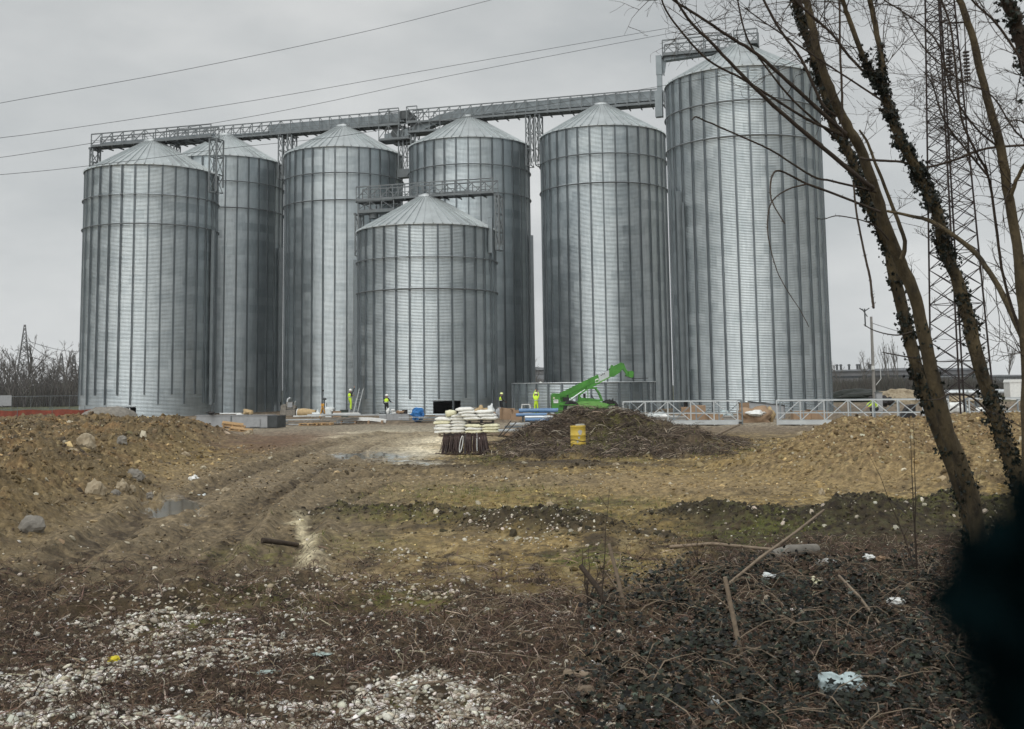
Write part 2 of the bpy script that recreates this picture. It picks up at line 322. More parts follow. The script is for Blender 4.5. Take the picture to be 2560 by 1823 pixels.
def height(x, y, fine=True):
    px, py, front, lm, rmk, bp, r1, r2 = masks(x, y); dist = np.hypot(x, y)
    lo = fbm(x * .22 + 3, y * .22, 3)
    h = (.085 * fbm(x * .5, y * .5 + 8, 3) + .05 * fbm(x * 1.3 + 4, y * 1.6, 3)) * sstep(3, 8, dist) * (1 - sstep(60, 80, dist))
    h = h + lm * (.86 + .5 * lo + .08 * gauss(x, y, -24, 52, 5, 5) + .2 * gauss(x, y, -16.5, 58, 3.5, 5) + .2 * gauss(x, y, -8.5, 24, 3, 4))
    h = h + rmk * (.92 + .35 * lo + .3 * gauss(x, y, 10.3, 34.5, 2.4, 3) + .25 * gauss(x, y, 15.5, 34, 4, 4))
    h = h + bp * (.10 + .95 * gauss(x, y, 2.3, 44.2, 1.8, 1.9) + .90 * gauss(x, y, 4.7, 44.2, 1.9, 1.9) + .3 * fbm(x * 1.1, y * 1.1, 3) + .3 * gauss(x, y, .4, 42.5, 1.6, 2) + .55 * gauss(x, y, 6.4, 40.5, .8, 1.2) + .35 * gauss(x, y, 8.2, 41.5, 1.3, 1.6) + .15 * lo)
    h = h + r1 * (.36 + .25 * fbm(x * .8, y * .8, 3)) + r2 * (.26 + .2 * fbm(x * 1.2, y * 1.2, 3))
    clod = lm * .24 + rmk * .14 + bp * .12 + r1 * .09 + r2 * .10 + .012
    if fine:
        n1 = fbm(x * 2.4, y * 2.4, 3, .55); n2 = np.abs(fbm(x * 6 + 4, y * 6, 4, .6))
        h = h + (clod + .04 * (1 - sstep(45, 70, dist))) * (n1 * .75 + n2 * .55 - .1)
        fg = sstep(15.5, 12.5, y) * front
        h = h + fg * (.022 * fbm(x * 9, y * 9, 3, .6) + .03 * fbm(x * 2, y * 2, 2))
        for path, w in ((TRK, 1.0), (TRK2, .8)):
            d, s_ = pathdist(x, y, path); a = np.abs(d); k = np.exp(-((a - .95) / .3) ** 2) * front * (1 - lm) * (dist < 60)
            tread = .5 + .5 * np.sin(s_ * 2 * PI / .26 + a * 9)
            h = h + w * k * (-.12 + .10 * tread * (.6 + fbm(x * .7, y * .7, 2))) + w * .11 * np.exp(-((a - 1.42) / .16) ** 2) * (dist < 60) * (1 - lm)
            h = h + w * .02 * np.exp(-(a / 2.6) ** 2) * np.sin(d * 13 + 2 * fbm(x * .8, y * .8, 2)) * (dist < 55) * (1 - lm)
    return GZ + h
def lin(*c): return np.array(c)
GRAVEL = [(60, 1812, 170, 34, 1), (500, 1808, 430, 36, .9), (850, 1775, 240, 50, .65), (1080, 1768, 170, 66, 1.5), (1220, 1808, 200, 22, .8), (110, 1715, 180, 36, .95),
          (235, 1692, 90, 30, .9), (340, 1662, 120, 24, .8), (500, 1640, 200, 34, .65), (420, 1570, 230, 60, .5), (430, 1530, 110, 20, 1.1), (600, 1510, 230, 50, .32), (800, 1475, 240, 36, .45),
          (1080, 1478, 150, 34, .55), (700, 1615, 190, 50, .38), (850, 1440, 170, 12, .55), (1350, 1335, 210, 22, .4), (1000, 1382, 60, 12, .6), (1130, 1180, 120, 9, .5), (1300, 1190, 260, 16, .25), (1370, 1130, 40, 14, .5), (1310, 1128, 30, 12, .5)]
MOSS = [(650, 1380, 160, 20, .5), (1180, 1235, 260, 22, .45), (1000, 1300, 200, 16, .5), (480, 1565, 100, 30, .8), (1020, 1500, 140, 26, .8), (1480, 1405, 120, 16, 1), (1350, 1292, 200, 30, .65), (1530, 1258, 170, 16, .5), (1900, 1335, 190, 16, .8), (2350, 1290, 220, 34, .5), (900, 1365, 170, 26, .35), (1230, 1150, 60, 10, .5), (1550, 1125, 90, 22, .7), (1190, 1762, 40, 10, .9), (1000, 1755, 40, 10, .6), (700, 1520, 200, 30, .4)]
def ground_color(x, y):
    px, py, front, lm, rmk, bp, r1, r2 = masks(x, y); dist = np.hypot(x, y)
    n = fbm(x * .5, y * .5, 4); n2 = fbm(x * 2.2 + 9, y * 2.2, 4, .6); n3 = fbm(x * 7, y * 7 + 3, 3, .6)
    px = px + 60 * n + 25 * n2; pyw = py + (18 * n + 8 * n2) * np.clip((py - 1000) / 250, .15, 1.6)
    c = np.zeros((len(x), 3)) + lin(.285, .215, .095)
    def mixc(c, col, w): w = np.clip(w, 0, 1)[:, None]; return c * (1 - w) + np.array(col) * w
    c = mixc(c, (.13, .10, .058), sstep(-.1, .4, n + n2 * .6)); c = mixc(c, (.08, .062, .042), .8 * sstep(.12, .4, n2 + n3 * .4)); c = mixc(c, (.36, .31, .20), .55 * sstep(.15, .45, -n2 + n3 * .3))
    c = mixc(c, (.20, .165, .13), sstep(46, 60, dist)); c = mixc(c, (.33, .30, .255), sstep(.0, .3, n2 + .25) * sstep(60, 66, dist) * (1 - sstep(72, 76, dist)))
    c = mixc(c, (.30, .28, .24), sstep(1090, 1084, pyw) * sstep(1062, 1068, pyw) * sstep(560, 620, px) * (1 - sstep(1150, 1200, px)) * front)
    c = mixc(c, (.155, .10, .072), blobs(px, pyw, [(760, 1110, 230, 34, 1), (620, 1200, 170, 50, .5)]) * (1 - lm))
    c = mixc(c, (.29, .225, .13), blobs(px, pyw, [(480, 1185, 120, 28, .9), (1000, 1215, 260, 30, .75), (1700, 1215, 420, 34, .95), (2200, 1200, 300, 40, .8), (1150, 1360, 240, 20, .6), (600, 1410, 400, 24, .55)]))
    fgk = sstep(1400, 1540, pyw)
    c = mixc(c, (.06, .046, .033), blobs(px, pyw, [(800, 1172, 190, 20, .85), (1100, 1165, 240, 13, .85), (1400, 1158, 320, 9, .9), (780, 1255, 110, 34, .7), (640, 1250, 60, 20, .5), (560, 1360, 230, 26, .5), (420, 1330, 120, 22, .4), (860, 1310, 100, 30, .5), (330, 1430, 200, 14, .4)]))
    c = mixc(c, (.85, .80, .68), blobs(px, pyw, [(1000, 1098, 150, 16, 1.5), (970, 1124, 140, 11, 1.3), (760, 1345, 26, 40, 1), (770, 1400, 32, 26, .9), (755, 1310, 24, 20, .8)]))
    c = mixc(c, (.5, .51, .5), blobs(px, pyw, [(920, 1138, 130, 12, 1), (1010, 1152, 90, 6, .8)]))
    for path, w in ((TRK, 1.0), (TRK2, .7)):
        d, s_ = pathdist(x, y, path); c = mixc(c, (.225, .185, .13), .85 * w * np.exp(-(d / 2.7) ** 4) * front * (dist < 64) * (1 - fgk))
    for path, w in ((TRK, 1.0), (TRK2, .85)):
        d, s_ = pathdist(x, y, path); a = np.abs(d); k = (np.exp(-((a - .95) / .32) ** 2) + .5 * np.exp(-((a - 2.2) / .25) ** 2)) * front * (dist < 62)
        c = mixc(c, (.065, .05, .036), w * k * (.45 + .5 * (np.sin(s_ * 2 * PI / .26 + a * 9) > 0) * sstep(60, 35, dist)) * (.75 + .8 * n2)); 
    c = mixc(c, (.185, .14, .08), lm); c = mixc(c, (.235, .15, .075), .7 * lm * sstep(.05, .4, n + .5 * n2)); c = mixc(c, (.12, .095, .06), lm * sstep(.05, .4, -n + .6 * n3)); c = mixc(c, (.32, .26, .15), lm * sstep(.25, .6, n2 + n3 * .4) * .7)
    c = mixc(c, (.235, .175, .098), rmk); c = mixc(c, (.15, .10, .055), rmk * sstep(.1, .45, n2)); c = mixc(c, (.33, .27, .15), rmk * sstep(.2, .5, n3) * .7)
    c = mixc(c, (.085, .065, .047), bp); c = mixc(c, (.13, .10, .07), bp * sstep(.1, .4, n2))
    c = mixc(c, (.045, .038, .022), r1 * 1.4); c = mixc(c, (.055, .044, .028), r2 * 1.3); c = mixc(c, (.055, .042, .03), r2 * sstep(0, .3, n3))
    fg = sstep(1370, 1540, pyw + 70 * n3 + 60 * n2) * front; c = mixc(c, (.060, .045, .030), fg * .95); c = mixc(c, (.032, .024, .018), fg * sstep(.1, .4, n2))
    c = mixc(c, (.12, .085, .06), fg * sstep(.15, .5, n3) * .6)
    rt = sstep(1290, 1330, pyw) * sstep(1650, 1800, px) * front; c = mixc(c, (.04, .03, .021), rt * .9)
    c = mixc(c, (.115, .125, .03), blobs(px, pyw, MOSS) * sstep(-.25, .15, n3 + n2 * .5)); c = mixc(c, (.05, .055, .028), .5 * rt * sstep(0, .3, n3))
    c = mixc(c, (.075, .085, .045), sstep(125, 150, dist))
    wet = blobs(px, pyw, [(425, 1262, 85, 20, 1), (425, 1278, 75, 16, 1), (920, 1138, 110, 8, .9), (1000, 1152, 80, 5, .8), (860, 1180, 120, 14, .35), (640, 1210, 100, 30, .3)]) * np.where(px < 500, 1, 1 - lm)
    c = mixc(c, (.66, .61, .47), blobs(px, pyw, [(760, 1345, 22, 34, 1), (772, 1400, 28, 24, .9), (755, 1310, 20, 16, .8)])); c = c * np.array((.86, .81, .70))
    return np.clip(c * (1 + .8 * n3[:, None]), .01, 1), np.clip(wet * 1.5, 0, 1)
th = np.concatenate([np.radians(np.linspace(-180, -42, 60, endpoint=False)), np.radians(np.linspace(-42, 42, 1000)), np.radians(np.linspace(42, 180, 61)[1:])])
rr = np.concatenate([[.5, 1.5, 3], np.geomspace(4.5, 75, 860), np.geomspace(76, 3500, 90)])
A, Rr = np.meshgrid(th, rr); gx = (Rr * np.sin(A)).ravel(); gy = (Rr * np.cos(A)).ravel()
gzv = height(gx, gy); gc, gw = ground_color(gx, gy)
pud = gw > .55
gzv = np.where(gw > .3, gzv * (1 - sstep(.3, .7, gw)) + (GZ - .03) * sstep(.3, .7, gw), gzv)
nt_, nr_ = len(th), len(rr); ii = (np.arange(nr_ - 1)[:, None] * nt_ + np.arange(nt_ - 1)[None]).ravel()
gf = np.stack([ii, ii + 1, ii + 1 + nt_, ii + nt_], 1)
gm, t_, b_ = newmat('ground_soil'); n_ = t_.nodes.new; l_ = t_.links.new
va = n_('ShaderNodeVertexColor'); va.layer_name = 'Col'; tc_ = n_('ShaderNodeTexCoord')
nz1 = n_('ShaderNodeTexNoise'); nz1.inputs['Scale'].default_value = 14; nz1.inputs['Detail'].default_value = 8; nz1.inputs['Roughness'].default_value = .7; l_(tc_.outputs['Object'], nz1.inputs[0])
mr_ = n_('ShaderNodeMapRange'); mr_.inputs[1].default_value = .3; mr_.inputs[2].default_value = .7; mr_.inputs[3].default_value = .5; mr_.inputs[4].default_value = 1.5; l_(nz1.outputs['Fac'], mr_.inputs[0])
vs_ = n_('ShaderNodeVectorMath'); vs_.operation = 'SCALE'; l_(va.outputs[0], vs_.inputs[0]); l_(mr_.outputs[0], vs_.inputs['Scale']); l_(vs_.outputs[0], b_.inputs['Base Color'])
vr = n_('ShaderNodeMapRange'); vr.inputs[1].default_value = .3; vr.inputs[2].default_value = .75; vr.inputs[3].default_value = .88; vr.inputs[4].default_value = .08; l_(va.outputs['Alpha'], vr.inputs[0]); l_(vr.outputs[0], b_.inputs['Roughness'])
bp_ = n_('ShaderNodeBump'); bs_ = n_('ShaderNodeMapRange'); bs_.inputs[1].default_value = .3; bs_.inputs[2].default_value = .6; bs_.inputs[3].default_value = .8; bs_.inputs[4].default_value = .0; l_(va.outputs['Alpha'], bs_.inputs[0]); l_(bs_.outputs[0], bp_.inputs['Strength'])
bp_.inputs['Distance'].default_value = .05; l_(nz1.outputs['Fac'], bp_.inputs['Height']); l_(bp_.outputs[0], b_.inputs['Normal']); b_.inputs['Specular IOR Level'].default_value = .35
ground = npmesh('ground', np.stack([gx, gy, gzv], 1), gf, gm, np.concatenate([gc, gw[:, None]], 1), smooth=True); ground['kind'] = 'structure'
def gh(x, y): return float(height(np.array([float(x)]), np.array([float(y)]))[0])

# ================================================================== SILOS
R = 6.3; NS = 32
UX, UY = .9608, -.2774                                       # direction of the silo rows
ROW = math.atan2(UY, UX)
def silo_meshes(H, apex, hoops, stop_even, stop_odd, opening=None, nang=128):
    """heights from the silo foot; returns meshes in local space"""
    pitch = .125; nz_ = int(H / pitch) * 4; zs = np.linspace(0, H, nz_ + 1); an = np.linspace(0, 2 * PI, nang, endpoint=False)
    rad = R + .03 * np.sin(2 * PI * np.arange(nz_ + 1) / 4 + .3)
    Zg, Ag = np.meshgrid(zs, an, indexing='ij'); Rg = rad[:, None] * np.ones(nang)
    V = np.stack([Rg * np.sin(Ag), Rg * np.cos(Ag), Zg], -1).reshape(-1, 3)
    i, j = np.meshgrid(np.arange(nz_), np.arange(nang), indexing='ij'); j2 = (j + 1) % nang
    Fc = np.stack([i * nang + j, (i + 1) * nang + j, (i + 1) * nang + j2, i * nang + j2], -1)[..., ::-1]
    keep = np.ones((nz_, nang), bool)
    if opening:
        a0, a1, z0, z1 = opening; am = (an + PI / nang) % (2 * PI); zm = (zs[:-1] + zs[1:]) / 2
        keep = ~(((am > a0) & (am < a1))[None, :] & ((zm > z0) & (zm < z1))[:, None])
    wall = npmesh('wall', V, Fc[keep], M['silo'], smooth=True); wm = wall.data; bpy.data.objects.remove(wall)
    # roof
    rb = MB(); n = 48; re, rt, ze, zt = R + .16, .85, H - .02, apex
    vs = [(re * math.sin(2 * PI * k / n), re * math.cos(2 * PI * k / n), ze - .02) for k in range(n)] + [(rt * math.sin(2 * PI * k / n), rt * math.cos(2 * PI * k / n), zt) for k in range(n)]
    rb.add(vs, [(k, k + n, (k + 1) % n + n, (k + 1) % n)[::-1] for k in range(n)])
    for k in range(n):
        a = 2 * PI * k / n; s_, c_ = math.sin(a), math.cos(a)
        rb.beam((s_ * (re + .07), c_ * (re + .07), ze + .0), (s_ * rt, c_ * rt, zt + .035), .07, .10)
    rb.tube([(re * math.sin(2 * PI * k / 96), re * math.cos(2 * PI * k / 96), ze - .06) for k in range(97)], .035, 4, cap=False)
    roofm = rb.mesh('roof', M['roof'])
    cb = MB(); cb.cyl((0, 0, zt + .1), .95, .16, 24); cb.cyl((0, 0, zt + .24), .5, .2, 16); capm = cb.mesh('roof_cap', M['steel_pale'])
    def stiff(z0):
        sb = MB(); w, f, t0 = .072, .09, .0
        prof = [(-w, R + .02), (-w, R + .03 + f), (-w + .03, R + .03 + f), (-w + .03, R + .055), (w - .03, R + .055), (w - .03, R + .03 + f), (w, R + .03 + f), (w, R + .02)]
        n_ = len(prof); vs = [(x, y, z0) for x, y in prof] + [(x, y, H - .1) for x, y in prof]
        sb.add(vs, [(k, (k + 1) % n_, (k + 1) % n_ + n_, k + n_) for k in range(n_)] + [tuple(range(n_))[::-1], tuple(range(n_, 2 * n_))])
        return sb.mesh('stiffener', M['stiff'])
    hm = []
    for z in hoops:
        hb = MB(); rh = R + .2; hb.tube([(rh * math.sin(2 * PI * k / 96), rh * math.cos(2 * PI * k / 96), z) for k in range(97)], .055, 6, cap=False)
        for k in range(NS):
            a = 2 * PI * k / NS; hb.box((math.sin(a) * (R + .14), math.cos(a) * (R + .14), z), (.12, .14, .2), rz=-a)
        hm.append(hb.mesh('wind_ring', M['steel']))
    return wm, roofm, capm, stiff(stop_even), stiff(stop_odd), hm
def make_silo(x, y, H, apex, hoops, label, se=.02, so_=.02, opening=None, rot=0, meshes=None):
    t = thing('grain_silo', label, 'silo', (x, y, GZ), 0, 'corrugated steel grain silos')
    wm, rm_, cm, s0, s1, hm = meshes or silo_meshes(H, apex, hoops, se, so_, opening)
    def link(n, me, a=0, par=t):
        o = bpy.data.objects.new(n, me); COL.objects.link(o); o.parent = par; o.rotation_euler.z = a; return o
    link('wall', wm); ro = link('roof', rm_, rot); link('roof_cap', cm, 0, ro)
    for k in range(NS): link('stiffener', s0 if k % 2 == 0 else s1, rot + 2 * PI * k / NS)
    for h in hm: link('wind_ring', h, rot)
    return t, (wm, rm_, cm, s0, s1, hm)
HB, AB, HO = 25.22 - GZ, 28.57 - GZ, (22.34 - GZ, 19.5 - GZ)
t3, MS = make_silo(-18.24, 122.5, HB, AB, HO, 'tall silo under the covered conveyor, just left of the shortest silo')
silos = {3: t3}
for k, x, y, lab, rot in ((2, -32.1, 126.1, 'tall silo partly hidden behind the leftmost front silo, its roof under the open walkway', .05),
                     (4, -4.39, 118.87, 'tall silo directly behind the shortest silo, right of the sky gap and hanging platform', .02),
                     (5, 9.45, 114.51, 'tall silo behind the unfinished low ring and the green telehandler', .11),
                     (6, 19.68, 94.43, 'largest looking silo on the far right behind the bare trees, with its own roof walkway', .08)):
    t, _ = make_silo(x, y, HB, AB, HO, lab, rot=rot, meshes=MS); silos[k] = t
def ang(x, y, cx, cy): return math.atan2(x - cx, y - cy) % (2 * PI)
# leftmost silo with a dark base opening, and the short one
def opening(px0, px1, z0, z1, cx, cy):
    aa = []
    for px in (px0, px1):
        d = ray(px, 1020)[0]; a_ = d * d + 1; b_ = -2 * (cx * d + cy); c_ = cx * cx + cy * cy - R * R; Y = (-b_ - math.sqrt(b_ * b_ - 4 * a_ * c_)) / (2 * a_)
        aa.append(ang(d * Y, Y, cx, cy))
    return (min(aa), max(aa), z0, z1)
t1, _ = make_silo(-35.78, 111.83, 21.46 - GZ, 24.82 - GZ, (18.53 - GZ, 15.71 - GZ), 'leftmost silo, shorter, with a dark base opening behind the dirt heap', 1.15, 2.05, opening(277, 340, -1, .95, -35.78, 111.83), rot=.06)
op7 = opening(1086, 1153, .08, 1.2, -7.84, 104.14)
t7, _ = make_silo(-7.84, 104.14, 14.29 - GZ, 17.54 - GZ, (11.36 - GZ, 8.55 - GZ), 'shortest silo in the middle with a pale cone roof and a dark base opening', .02, 1.4, op7, rot=.03)
silos[1] = t1; silos[7] = t7
# door of silo 6, cable ducts on tall silos
db = MB(); a6 = ang(P(1697, 1000, 1)[0] * 91.5, 91.5, 19.68, 94.43); db.box((math.sin(a6) * (R + .1), math.cos(a6) * (R + .1), 1.15), (.75, .1, 2.2), rz=-a6); db.build('door', M['dark'], silos[6])
for k, az in ((2, 1.72), (3, 1.9), (4, 1.75), (6, -2.0), (1, 1.75), (7, -1.75)):
    d = MB(); H = 17.0 if k not in (7,) else 13; s_, c_ = math.sin(az), math.cos(az)
    d.box((s_ * (R + .28), c_ * (R + .28), H / 2 + 1), (.34, .3, H), rz=-az); d.box((math.sin(az - .07) * (R + .22), math.cos(az - .07) * (R + .22), H / 2), (.12, .14, H), rz=-az)
    d.build('cable_duct', M['casing'], silos[k])
# unfinished ring
RX, RY, RH = 6.2, 101.6, 2.55
def ring_tank():
    t = thing('unfinished_silo_ring', 'low unfinished silo ring of corrugated sheets behind the green telehandler', 'silo ring', (RX, RY, GZ))
    pitch = .125; nz_ = int(RH / pitch) * 4; zs = np.linspace(0, RH, nz_ + 1); nang = 128; an = np.linspace(0, 2 * PI, nang, endpoint=False)
    rad = R + .03 * np.sin(2 * PI * np.arange(nz_ + 1) / 4); Zg, Ag = np.meshgrid(zs, an, indexing='ij'); Rg = rad[:, None] * np.ones(nang)
    V = np.stack([Rg * np.sin(Ag), Rg * np.cos(Ag), Zg], -1).reshape(-1, 3); i, j = np.meshgrid(np.arange(nz_), np.arange(nang), indexing='ij'); j2 = (j + 1) % nang
    w = npmesh('wall', V, np.stack([i * nang + j, i * nang + j2, (i + 1) * nang + j2, (i + 1) * nang + j], -1).reshape(-1, 4), M['silo'], smooth=True); w.parent = t
    sb = MB(); sb.box((0, R + .06, RH / 2), (.16, .09, RH - .05)); me = sb.mesh('stiffener', M['stiff'])
    for k in range(NS):
        o = bpy.data.objects.new('stiffener', me); COL.objects.link(o); o.parent = t; o.rotation_euler.z = 2 * PI * k / NS + .04
    rb = MB(); rb.tube([((R + .06) * math.sin(2 * PI * k / 96), (R + .06) * math.cos(2 * PI * k / 96), RH + .03) for k in range(97)], .05, 6, cap=False); rb.build('top_rail', M['steel_pale'], t)
ring_tank()

# ================================================================== WALKWAYS
class Row:                                                   # local frame along a silo row through (x0, y0)
    def __init__(s, x0, y0, ux=UX, uy=UY): s.o = (x0, y0); s.u = (ux, uy); s.n = (uy, -ux)   # n points to the camera
    def __call__(s, a, b, z): return Vector((s.o[0] + s.u[0] * a + s.n[0] * b, s.o[1] + s.u[1] * a + s.n[1] * b, z))
def side_truss(mb, r, s0, s1, b, z0, z1, bay=1.2, w=.105, flip=False, rail=True, diag=True):
    n = max(1, round((s1 - s0) / bay)); d = (s1 - s0) / n
    mb.beam(r(s0, b, z1), r(s1, b, z1), w, w); mb.beam(r(s0, b, z0 + .1), r(s1, b, z0 + .1), w * .9, .22)
    if rail: mb.beam(r(s0, b, z0 + .62), r(s1, b, z0 + .62), .045, .045)
    for i in range(n + 1): mb.beam(r(s0 + i * d, b, z0 - .05), r(s0 + i * d, b, z1), w * .85, w * .85)
    if diag:
        for i in range(n):
            a, c = (s0 + i * d, s0 + (i + 1) * d)
            if (i >= n // 2) ^ flip: mb.beam(r(a, b, z1), r(c, b, z0 + .2), w * .6, w * .6)
            else: mb.beam(r(a, b, z0 + .2), r(c, b, z1), w * .6, w * .6)
def gallery(t, r, s0, s1, z0, z1, bay=1.2, wd=1.5):
    for b in (wd / 2, -wd / 2):
        m = MB(); side_truss(m, r, s0, s1, b, z0, z1, bay, flip=(b < 0)); m.build('side_truss', M['steel'], t)
    m = MB(); m.beam(r(s0, 0, z0 + .02), r(s1, 0, z0 + .02), wd - .1, .03); m.build('deck', M['steel_dark'], t)
    m = MB(); n = max(1, round((s1 - s0) / bay)); d = (s1 - s0) / n
    for i in range(n + 1):
        m.beam(r(s0 + i * d, wd / 2 + .05, z0 - .07), r(s0 + i * d, -wd / 2 - .45, z0 - .07), .08, .12)
    m.build('floor_brackets', M['steel_dark'], t)
def tower(t, r, s, zt, zb, w=.5, d=1.25, ext=0):
    m = MB(); c = [(s - w / 2, d / 2), (s + w / 2, d / 2), (s + w / 2, -d / 2), (s - w / 2, -d / 2)]
    for a, b in c: m.beam(r(a, b, zb if b > 0 else zb + .6), r(a, b, zt), .13, .13)
    n = max(2, round((zt - zb) / 1.7)); h = (zt - zb) / n
    for i in range(n + 1):
        z = zt - i * h
        for k in range(4): m.beam(r(*c[k], z), r(*c[(k + 1) % 4], z), .07, .07)
    for i in range(n):
        z = zt - i * h
        for k in range(4):
            p, q = (c[k], c[(k + 1) % 4]) if i % 2 else (c[(k + 1) % 4], c[k]); m.beam(r(*p, z), r(*q, z - h), .055, .055)
    m.beam(r(s - .2, d / 2 + .1, zt + .02), r(s - .2, -d / 2 - .5, zt + .02), .16, .2)
    m.build('support_tower', M['steel'], t)
def casing(t, r, pts, w=.8, h=.85, mat_='casing', name='conveyor_casing', b=.0):
    m = MB()
    for (s0, z0), (s1, z1) in zip(pts[:-1], pts[1:]): m.beam(r(s0, b, z0), r(s1, b, z1), w, h)
    n = int(abs(pts[-1][0] - pts[0][0]) / 2.4) + 1
    for i in range(n + 1):
        s = pts[0][0] + (pts[-1][0] - pts[0][0]) * i / n; z = np.interp(s, [p[0] for p in pts], [p[1] for p in pts]); m.beam(r(s - .03, b, z), r(s + .03, b, z), w + .05, h + .05)
    m.build(name, M[mat_], t)
main = Row(-18.24, 122.5)
# left part of the main gallery
t = thing('conveyor_gallery', 'long steel conveyor gallery over the two tall silos left of the hanging platform', 'walkway', (-18.24, 122.5, 28))
def rel(t): # parts are built in world space: cancel the empty's own location
    for c in t.children: c.matrix_parent_inverse = t.matrix_basis.inverted()
gallery(t, main, -21.4, 6.8, 28.25, 29.75); casing(t, main, [(-8.9, 28.98), (7.2, 29.08)], h=.95)
casing(t, main, [(-21, 28.75), (-9.2, 28.75)], w=.45, h=.18, name='cable_tray')
for s in (-21.1, -7.4, -6.3, 6.9): tower(t, main, s, 28.1, HB + GZ - 2.0)
rel(t)
t = thing('conveyor_gallery', 'long steel conveyor gallery running right of the hanging platform to the largest silo', 'walkway', (9.45, 114.51, 28))
gallery(t, main, 7.8, 35.2, 28.22, 29.72)
casing(t, main, [(11.0, 28.5), (14.0, 29.0), (17, 29.12), (35.2, 29.16)], h=1.0); casing(t, main, [(14, 28.42), (35.2, 28.45)], w=.35, h=.16, name='drain_pipe', b=.3)
for s in (8.3, 21.1, 22.1): tower(t, main, s, 28.1, HB + GZ - 2.4)
rel(t)
t = thing('transfer_platform', 'boxy steel transfer platform hanging in the gap between two tall silos', 'platform', (-11, 120, 26))
for s0, s1, z0, z1 in ((4.5, 7.9, 26.6, 28.2), (4.5, 6.8, 28.2, 30.0), (7.9, 11.5, 27.2, 28.3), (7.7, 8.9, 28.3, 30.05)):
    for b in (.95, -.95):
        m = MB(); side_truss(m, main, s0, s1, b, z0, z1, 1.15, w=.1, rail=False, flip=b < 0); m.build('side_truss', M['steel'], t)
m = MB(); m.beam(main(4.5, 0, 26.58), main(7.9, 0, 26.58), 2, .1); m.beam(main(7.9, 0, 27.2), main(11.5, 0, 27.2), 1.8, .1); m.beam(main(6, 0, 26.2), main(10, 0, 26.25), .9, .12); m.build('deck', M['steel_dark'], t)
casing(t, main, [(5.0, 26.95), (8.2, 27.5), (11.2, 28.55)], w=1.0, h=.8)
m = MB(); m.cyl(main(6.2, .1, 27.35), .55, .9, 16, axis='Y'); m.box(main(7.3, 0, 29.3), (.9, 1.3, .9), ROW); m.box(main(8.1, .2, 28.9), (.6, .9, .7), ROW); m.build('drive_motor', M['steel_dark'], t)
m = MB()
for i in range(9): m.beam(main(7.6, .6, 23.3 + i * .42), main(8.2, .6, 23.3 + i * .42), .05)
m.beam(main(7.6, .6, 23), main(7.6, .6, 27), .06); m.beam(main(8.2, .6, 23), main(8.2, .6, 27), .06); m.box(main(7.6, .3, 22.9), (2.0, 1.0, .9), ROW); m.build('ladder', M['steel'], t); rel(t)
r1_ = Row(-35.78, 111.83)
t = thing('roof_walkway', 'open steel walkway crossing over the leftmost silo on two braced towers', 'walkway', (-35.8, 111.8, 24.7))
gallery(t, r1_, -6.7, 6.95, 24.72, 26.02); casing(t, r1_, [(-6, 25.15), (6.8, 25.15)], w=.4, h=.15, name='cable_tray'); tower(t, r1_, -6.75, 24.6, 21.9, w=.3); tower(t, r1_, 7.15, 24.6, 19.3, w=.8); rel(t)
r7_ = Row(-7.84, 104.14)
t = thing('roof_walkway', 'lower steel walkway crossing over the shortest silo, with a small platform under its left end', 'walkway', (-7.8, 104.1, 17.5))
gallery(t, r7_, -6.75, 6.7, 17.5, 18.85)
for b in (.7, -.9):
    m = MB(); side_truss(m, r7_, -6.6, -3.0, b, 16.45, 17.45, 1.2, rail=False, flip=b < 0); m.build('side_truss', M['steel'], t)
m = MB(); m.beam(r7_(-6.6, 0, 16.4), r7_(-3, 0, 16.4), 1.5, .08); m.cyl(r7_(-5.3, 0, 16.15), .45, .5, 14); m.build('lower_deck', M['steel'], t)
tower(t, r7_, -6.75, 16.3, 12.4, w=.3); tower(t, r7_, 7.0, 17.3, 12.3, w=.3)
m = MB(); m.box(r7_(6.45, .9, 13.6), (.38, .3, 3.2), ROW); m.build('cable_duct', M['casing'], t); rel(t)
r6_ = Row(19.68, 94.43)
t = thing('roof_walkway', 'highest steel walkway, from the conveyor end up to the largest silo roof, behind bare branches', 'walkway', (19.7, 94.4, 28.3))
gallery(t, r6_, -6.5, -.6, 28.25, 29.6, wd=1.3); gallery(t, r6_, -.4, 1.55, 28.6, 29.85, wd=1.3)
casing(t, r6_, [(-6.4, 28.1), (-.8, 28.4)], w=.7, h=.4)
casing(t, r6_, [(-6.55, 28.2), (-6.75, 27.0)], w=.6, h=.5, name='chute'); m = MB()
for z0, z1, w in ((22.9, 25.2, .62), (25.2, 26.6, .42), (26.6, 28.3, .5)): m.box(r6_(-6.95 + (.1 if z0 > 25 else 0), .5, (z0 + z1) / 2), (w, w, z1 - z0), ROW)
m.build('vertical_chute', M['casing'], t); rel(t)

# walkway sections lying on the ground
def lying(label, A_, B_, hgt=1.3, wd=1.3):
    ux, uy = B_[0] - A_[0], B_[1] - A_[1]; l = math.hypot(ux, uy); r = Row(A_[0], A_[1], ux / l, uy / l)
    t = thing('walkway_section', label, 'steel frame', (A_[0], A_[1], GZ), group='walkway sections lying on the ground'); z = GZ + .06
    for b in (0, -wd):
        m = MB(); side_truss(m, r, 0, l, b, z, z + hgt, 1.22, w=.075, flip=b < 0); m.build('side_truss', M['steel_pale' if b == 0 else 'casing'], t)
    m = MB(); m.beam(r(0, -wd / 2, z + .16), r(l, -wd / 2, z + .16), wd - .1, .1); m.build('deck', M['steel_pale'], t); rel(t)
lying('pale steel walkway frame lying behind the brush pile, right of the telehandler', (6.3, 66.1), (12.4, 63.6))
lying('pale steel walkway frame lying in front of the largest silo, behind the right dirt heap', (14.4, 62.8), (22.6, 59.6))
